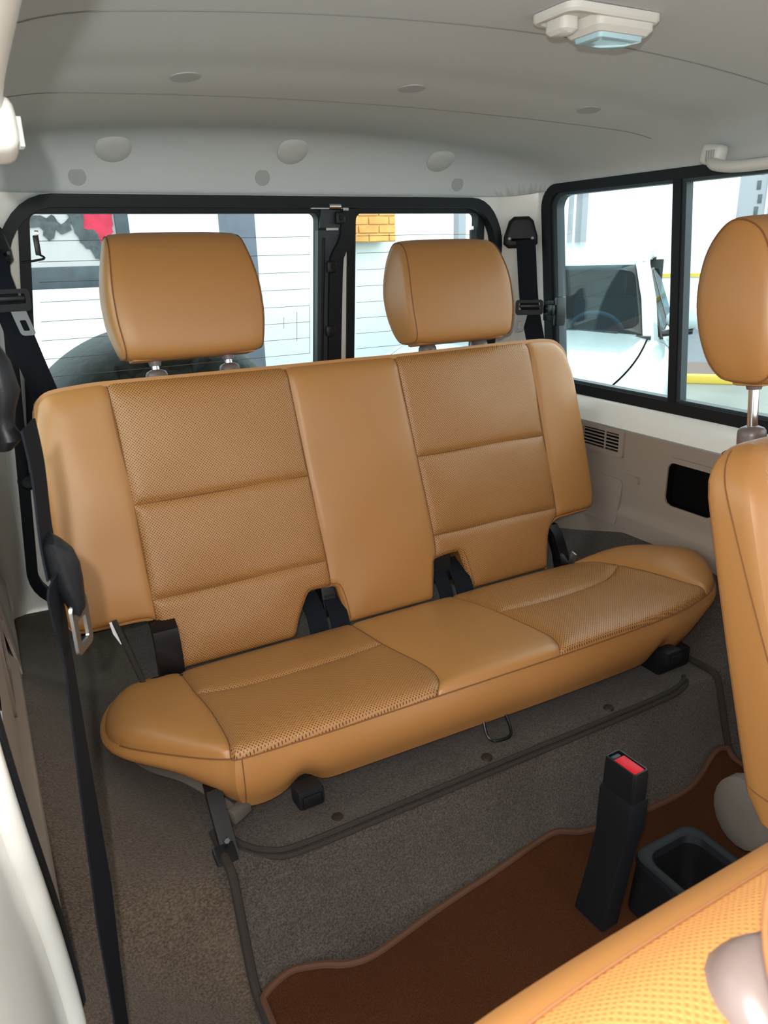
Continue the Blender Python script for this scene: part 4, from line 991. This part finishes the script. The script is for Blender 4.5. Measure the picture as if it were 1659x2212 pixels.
# ------------------------------------------------------------------ outside: yard and walls
GZ = -0.75
V, F = box((4, 6, GZ - 0.05), (60, 60, 0.1)); gr = mk('ground', V, F, 'concrete', smooth=False); struct(gr, 'pale concrete yard outside the car')
bw = mk('building_wall', *box((0.0, 6.45, GZ + 2.6), (10.0, 0.3, 5.2), 0), 'extwhite', smooth=False); tag(bw, 'bright white building wall filling the tail windows', 'wall', kind='structure')
tag(mk('wall_pillar', *box((1.212, 5.6, GZ + 1.9), (0.215, 0.2, 3.8), 0.008), 'extgrey'), 'slate grey upright pillar half hidden by the left headrest', 'pillar')
tag(mk('wall_post', *box((3.14, 5.55, GZ + 1.9), (0.075, 0.08, 3.8), 0.006), 'extgrey2'), 'thin grey post seen above the right headrest', 'post')
# printed board in a charcoal frame
bd = thing('picture_board', 'printed board with grey and red shapes at the left tail window', 'sign board', (-0.4, 5.05, GZ))
mk('board_panel', *box((-0.325, 5.03, 1.30), (1.15, 0.03, 0.84), 0), 'boardpink', bd, smooth=False)
def blot(pts, m, y, jag):
    out = []
    for i in range(len(pts)):
        a, b = np.array(pts[i]), np.array(pts[(i + 1) % len(pts)]); k = max(2, int(np.linalg.norm(b - a) / 0.022))
        for j in range(k): out.append(a + (b - a) * j / k + RNG.normal(0, jag, 2) * (0 < j))
    return slab([tuple(p) for p in out], lambda u, v, h: (u, y - h, v), 0.0, 0.004)
mk('print_shape', *blot([(0.035, 1.185), (0.245, 1.187), (0.235, 1.075), (0.155, 0.985), (0.125, 1.075), (0.062, 1.095)], 'boardred', 5.012, 0.003), 'boardred', bd)
mk('print_shape', *blot([(-0.02, 1.185), (0.075, 1.185), (0.070, 1.098), (0.135, 1.078), (0.170, 0.985), (0.155, 0.905), (0.035, 1.020), (0.005, 1.125)], 'boardgrey', 5.008, 0.006), 'boardgrey', bd)
mk('print_shape', *blot([(-0.265, 1.165), (-0.085, 1.165), (-0.055, 1.120), (0.0, 1.165), (0.0, 1.09), (-0.062, 1.065), (-0.085, 1.10), (-0.105, 1.045), (-0.135, 1.03), (-0.175, 1.11), (-0.27, 1.105)], 'boardgrey', 5.010, 0.007), 'boardgrey', bd)
mk('board_frame', *box((0.290, 5.02, 1.27), (0.080, 0.06, 0.90), 0.006), 'extdark', bd)
mk('board_frame', *box((-0.285, 5.02, 0.822), (1.23, 0.07, 0.125), 0.006), 'extdark', bd)
for x in (-0.75, 0.22): mk('board_leg', *box((x, 5.06, (0.76 + GZ) / 2), (0.06, 0.05, 0.76 - GZ), 0.004), 'extwhite', bd)
# brick panel
bp = thing('brick_panel', 'orange brick wall patch seen through the narrow tail window', 'brick wall', (2.57, 6.1, 1.0))
mk('mortar_bed', *box((2.575, 6.17, 1.36), (0.47, 0.2, 0.72), 0), 'mortar', bp, smooth=False)
bme = None
for r in range(10):
    for c in range(-1, 3):
        x0 = 2.345 + c * 0.20 + (0.10 if r % 2 else 0); x1 = x0 + 0.19; x0, x1 = max(x0, 2.345), min(x1, 2.805)
        if x1 - x0 < 0.03: continue
        mk('brick', *box(((x0 + x1) / 2, 6.068 - 0.004 * random.random(), 1.034 + r * 0.069), (x1 - x0, 0.03, 0.060), 0.004, seg=1), 'brick', bp)
# yard seen through the side window: d looks away from the car, e across
D2, E2 = np.array((0.749, 0.662)), np.array((0.662, -0.749))
def yard(name, c, lx, ly, z0, z1, m, label=None, cat=None, parent=None, bev=0.0):
    Rz_ = Matrix.Rotation(math.atan2(E2[1], E2[0]), 3, 'Z')
    o = mk(name, *box((c[0], c[1], (z0 + z1) / 2), (lx, ly, z1 - z0), bev, Rz_), m, parent, smooth=bev > 0)
    if label: tag(o, label, cat, kind='structure' if cat == 'paving' else None)
    return o
at = lambda dd, ee: np.array((-0.645, 0.0)) + D2 * dd + E2 * ee
def DE(x, y): q = np.array((x + 0.645, y)); return float(q @ D2), float(q @ E2)
d0, e0 = DE(7.40, 6.25)
yard('kerb', at(d0, e0 - 1.05), 2.7, 0.16, GZ, GZ + 0.10, 'yellow', 'yellow painted kerb beyond the parked white car', 'kerb', bev=0.015)
yard('paving_strip', at(d0 + 0.95, e0), 12, 1.6, GZ, GZ + 0.012, 'ochre', 'brownish paving strip behind the yellow kerb', 'paving')
yard('paving_strip', at(d0 + 4.0, e0), 14, 4.5, GZ, GZ + 0.010, 'asphalt', 'grey paving in front of the far white wall', 'paving')
fw = yard('far_wall', at(d0 + 6.7, e0 - 0.5), 18, 0.3, GZ, GZ + 5, 'extwhite'); tag(fw, 'overexposed white wall with a thin yellow line beyond the side window', 'wall', kind='structure')
yard('yellow_stripe', at(d0 + 6.52, e0), 16, 0.03, 0.27, 0.34, 'yellow', parent=fw)
yard('grey_rail', at(d0 + 6.50, e0), 16, 0.06, -0.36, -0.31, 'extgrey2', parent=fw)
yard('wall_base', at(d0 + 6.50, e0), 16, 0.06, -0.75, -0.58, 'extgrey2', parent=fw)
for (r0, r1), m, lb in (((0.8648, 0.877), 'extdark', 'dark teal drainpipe beside the rear edge of the side window'), ((0.8964, 0.908), 'extgrey2', 'left one of two grey wall strips above the parked car'), ((0.9259, 0.9389), 'extgrey2', 'right one of two grey wall strips above the parked car')):
    x0, x1 = -0.645 + r0 * 8.0, -0.645 + r1 * 8.0
    if m == 'extdark':
        o = mk('drainpipe', *lathe([(0, GZ), (0.05, GZ), (0.05, 4.2), (0, 4.2)], ((x0 + x1) / 2, 8.0, 0), (0, 0, 1), 16), m); tag(o, lb, 'drainpipe')
        mk('pipe_bracket', *box(((x0 + x1) / 2 - 0.03, 8.0, 1.42), (0.22, 0.14, 0.05), 0.004), 'extwhite', o)
    else: tag(mk('wall_strip', *box(((x0 + x1) / 2, 8.06, GZ + 2.4), (x1 - x0, 0.12, 4.8), 0.004), m), lb, 'strip')
gt = thing('door_track', 'pale metal door track with dark slots above the right headrest', 'door track', (8.86, 7.0, GZ))
Rt = Matrix.Rotation(-0.85, 3, 'Z')
mk('track_panel', *box((8.95, 7.0, GZ + 1.8), (0.50, 0.10, 3.6), 0.01, Rt), 'extgrey2', gt)
for k, z in enumerate((1.62, 1.45, 1.30, 1.80)):
    mk('track_slot', *box(tuple(Vector((8.95, 7.0, z)) + Rt @ Vector((-0.02 + 0.03 * (k % 2), -0.055, 0))), (0.05, 0.012, 0.11), 0.003, Rt), 'extdark', gt)
mk('track_rib', *box(tuple(Vector((8.95, 7.0, GZ + 1.8)) + Rt @ Vector((0.10, -0.06, 0))), (0.03, 0.04, 3.6), 0.003, Rt), 'extwhite', gt)

# ------------------------------------------------------------------ outside: parked white car
O_, f_, r_ = np.array((2.598, 3.9125, GZ)), np.array((-0.775, -0.632, 0.0)), np.array((0.632, -0.775, 0.0))
def tp(a, b, z): return O_ + f_ * a + r_ * b + np.array((0, 0, z))
car = thing('parked_car', 'white car parked nose towards the side window, dark windscreen and door mirror', 'car', tuple(tp(-0.8, 0, 0)))
# nose and hood
def nose(a):
    t = a / 1.25; zh = 1.135 - 0.11 * t ** 1.5; w = 0.90 - 0.10 * t ** 3
    half = [(w + 0.02, 0.42), (w + 0.04, 0.62), (w + 0.02, 0.86), (w - 0.03, zh - 0.09), (w - 0.09, zh - 0.035), (w - 0.165, zh - 0.012)]
    return half, [(w - 0.175, zh - 0.008), (w - 0.25, zh + 0.008), (w * 0.55, zh + 0.02), (w * 0.35, zh + 0.034), (0, zh + 0.038)]
st = np.linspace(0.0, 1.25, 16)
for s in (-1, 1):
    mk('front_fender', *loft([[tp(a, s * b, z) for b, z in cr(nose(a)[0], 3)] for a in st], closed_ring=False), 'carwhite', car)
mk('hood', *loft([[tp(a, b, z) for b, z in [(-p, q) for p, q in nose(a)[1]] + [(p, q) for p, q in nose(a)[1][::-1][1:]]] for a in st], closed_ring=False), 'carwhite', car)
mk('nose_panel', *loft([[tp(1.25 + dx, b, z0 + dz) for b, z0 in [(-p, q) for p, q in nose(1.25)[1]] + [(p, q) for p, q in nose(1.25)[1][::-1][1:]]] for dx, dz in ((0, 0), (0.05, -0.05), (0.08, -0.15), (0.08, -0.60))], closed_ring=False), 'carwhite', car)
for s in (-1, 1):
    hl = mk('headlamp', *box(tp(1.24, s * 0.62, 0.86), (0.30, 0.10, 0.14), 0.03, Matrix.Rotation(math.atan2(r_[1], r_[0]), 3, 'Z')), 'lens', car)
# cab
WB, WT, ZB, ZT_, AT = 0.735, 0.615, 1.142, 1.545, -0.56
for s in (-1, 1):
    mk('door_panel', *loft([[tp(a, s * b, z) for b, z in ((0.92, 0.42), (0.94, 0.65), (0.925, 0.92), (0.88, 1.05), (0.83, 1.10), (0.80, 1.105))] for a in (0.02, -0.6, -1.2, -2.2)], closed_ring=False), 'carwhite', car)
    mk('a_pillar', *loft([[tp(a + da, s * (b + db), z) for da, db in ((0.04, -0.03), (0.04, 0.035), (-0.05, 0.055), (-0.06, 0.0))] for a, b, z in ((0.03, WB, ZB - 0.03), (-0.26, (WB + WT) / 2 + 0.012, (ZB + ZT_) / 2), (AT, WT, ZT_), (AT - 0.12, WT - 0.01, ZT_ + 0.035))]), 'carwhite', car)
    mk('side_window', *slab([(-0.17, 1.105), (-0.58, 1.47), (-0.75, 1.50), (-1.12, 1.50), (-1.12, 1.105)], lambda a, z, h: tp(a, s * (0.80 - (z - 1.105) * 0.36 + h), z), 0.0, 0.004), 'carglass', car, smooth=False)
    mk('window_trim', *tube([tp(a, s * (0.805 - (z - 1.105) * 0.36), z) for a, z in ((-0.12, 1.105), (-0.36, 1.32), (-0.58, 1.47), (-0.78, 1.50), (-1.14, 1.50))], 0.012, 6), 'blackpl', car)
    mk('b_pillar', *slab([(-1.12, 1.09), (-1.12, 1.485), (-1.22, 1.485), (-1.22, 1.09)], lambda a, z, h: tp(a, s * (0.80 - (z - 1.105) * 0.36 + h), z), -0.03, 0.006), 'blackpl', car)
    mk('side_window', *slab([(-1.22, 1.105), (-1.22, 1.50), (-1.85, 1.48), (-1.95, 1.105)], lambda a, z, h: tp(a, s * (0.80 - (z - 1.105) * 0.36 + h), z), 0.0, 0.004), 'carglass', car, smooth=False)
    ms = []
    for k, (b, sc_) in enumerate(((0.82, 0.35), (0.85, 0.75), (0.90, 1.0), (0.96, 1.02), (1.0, 0.85), (1.015, 0.45))):
        ms.append([tp(-0.20 + 0.055 * sc_ * math.cos(t), s * b, 1.215 + (0.085 * sc_ * math.sin(t)) * (1.0 if math.sin(t) > 0 else 0.8)) for t in np.linspace(0, 2 * math.pi, 17)[:-1]])
    mr = mk('door_mirror', *loft(ms), 'carwhite', car)
    mk('mirror_base', *loft([[tp(-0.20 + 0.05 * math.cos(t), s * b, z0 + 0.022 * math.sin(t)) for t in np.linspace(0, 2 * math.pi, 13)[:-1]] for b, z0 in ((0.76, 1.125), (0.84, 1.135), (0.94, 1.142), (0.985, 1.150))]), 'blackpl', mr)
    whl = lathe([(0.0, 0.78), (0.2, 0.78), (0.2, 0.90), (0.36, 0.90), (0.37, 0.85), (0.37, 0.70), (0, 0.70)], (0, 0, 0), (0, 0, 1), 32)
    for a0 in (0.55, -2.2):
        mk('car_wheel', [tp(a0 + p[0], s * p[2], 0.37 + p[1]) for p in whl[0]], whl[1], 'tyre', car)
roof_st = ((AT - 0.02, 1.540, 0.60), (AT - 0.08, 1.60, 0.62), (AT - 0.30, 1.665, 0.625), (AT - 0.9, 1.70, 0.625), (AT - 1.5, 1.66, 0.60))
mk('car_roof', *loft([[tp(a, b * w, z - 0.05 * abs(b) ** 3) for b in np.linspace(-1.04, 1.04, 17)] for a, z, w in roof_st], closed_ring=False), 'carwhite', car)
for s in (-1, 1): mk('roof_rail', *tube([tp(AT - 0.02, s * 0.63, 1.548), tp(AT - 0.2, s * 0.645, 1.585), tp(AT - 0.9, s * 0.65, 1.598), tp(AT - 1.5, s * 0.62, 1.56)], 0.022, 8), 'carwhite', car)
def wsp(u, v, h): return tp(0.0 + (AT) * v + 0.07 * (1 - u * u) * (1 - v * 0.6) + h, u * (WB + (WT - WB) * v), ZB + (ZT_ - ZB) * v)
us, vs_ = np.linspace(-1, 1, 17), np.linspace(0, 1, 9)
V = [wsp(u, v, 0) for v in vs_ for u in us]; F = [(j * 17 + i, j * 17 + i + 1, j * 17 + 18 + i, j * 17 + 17 + i) for j in range(8) for i in range(16)]
wsn = mk('windscreen', V, F, 'carglass', car)
oL, iL = rrect(-1, 1, 0, 1, 0.02, 6), rrect(-0.93, 0.93, 0.075, 0.93, 0.12, 6)
mk('screen_border', *ring([(a, b) for a, b in oL], [(a, b) for a, b in iL], wsp, -0.004, 0.003), 'blackpl', wsn)
for s in (-0.55, 0.45): mk('wiper', *tube([wsp(s + 0.30, 0.03, 0.02), wsp(s, 0.05, 0.02), wsp(s - 0.30, 0.06, 0.02)], 0.010, 6), 'blackpl', wsn)
mk('cowl', *box(tp(0.03, 0, 1.125), (1.50, 0.10, 0.03), 0.005, Matrix.Rotation(math.atan2(r_[1], r_[0]), 3, 'Z')), 'blackpl', car)
# cabin inside
RC_ = Matrix.Rotation(math.atan2(r_[1], r_[0]), 3, 'Z')
mk('dashboard', *box(tp(-0.22, 0, 1.03), (1.40, 0.40, 0.16), 0.05, RC_), 'carint', car)
mk('cabin_floor', *box(tp(-1.0, 0, 0.55), (1.50, 1.9, 0.04), 0, RC_), 'carint', car, smooth=False)
mk('cabin_back', *box(tp(-1.95, 0, 1.05), (1.40, 0.05, 1.0), 0, RC_), 'carint', car, smooth=False)
mk('cabin_ceiling', *box(tp(-1.25, 0, 1.525), (1.18, 1.2, 0.015), 0, RC_), 'carint2', car, smooth=False)
for b in (-0.36, 0.36):
    sb = mk('car_seat_back', *box(tp(-0.95, b, 1.02), (0.46, 0.14, 0.60), 0.05, RC_), 'carint2', car)
    mk('car_headrest', *box(tp(-0.98, b, 1.40), (0.27, 0.10, 0.17), 0.04, RC_), 'carint2', sb)
cw = np.array(tp(-0.42, 0.36, 1.085)); ang = 1.05
ea = r_; eb = f_ * math.cos(ang) + np.array((0, 0, 1)) * math.sin(ang)
mk('steering_wheel', *tube([cw + 0.185 * (math.cos(t) * ea + math.sin(t) * eb) for t in np.linspace(0, 2 * math.pi, 41)[:-1]], 0.016, 8, closed=True), 'extgrey', car)
mk('inner_mirror', *box(tp(-0.50, 0, 1.47), (0.24, 0.03, 0.06), 0.012, RC_), 'blackpl', car)
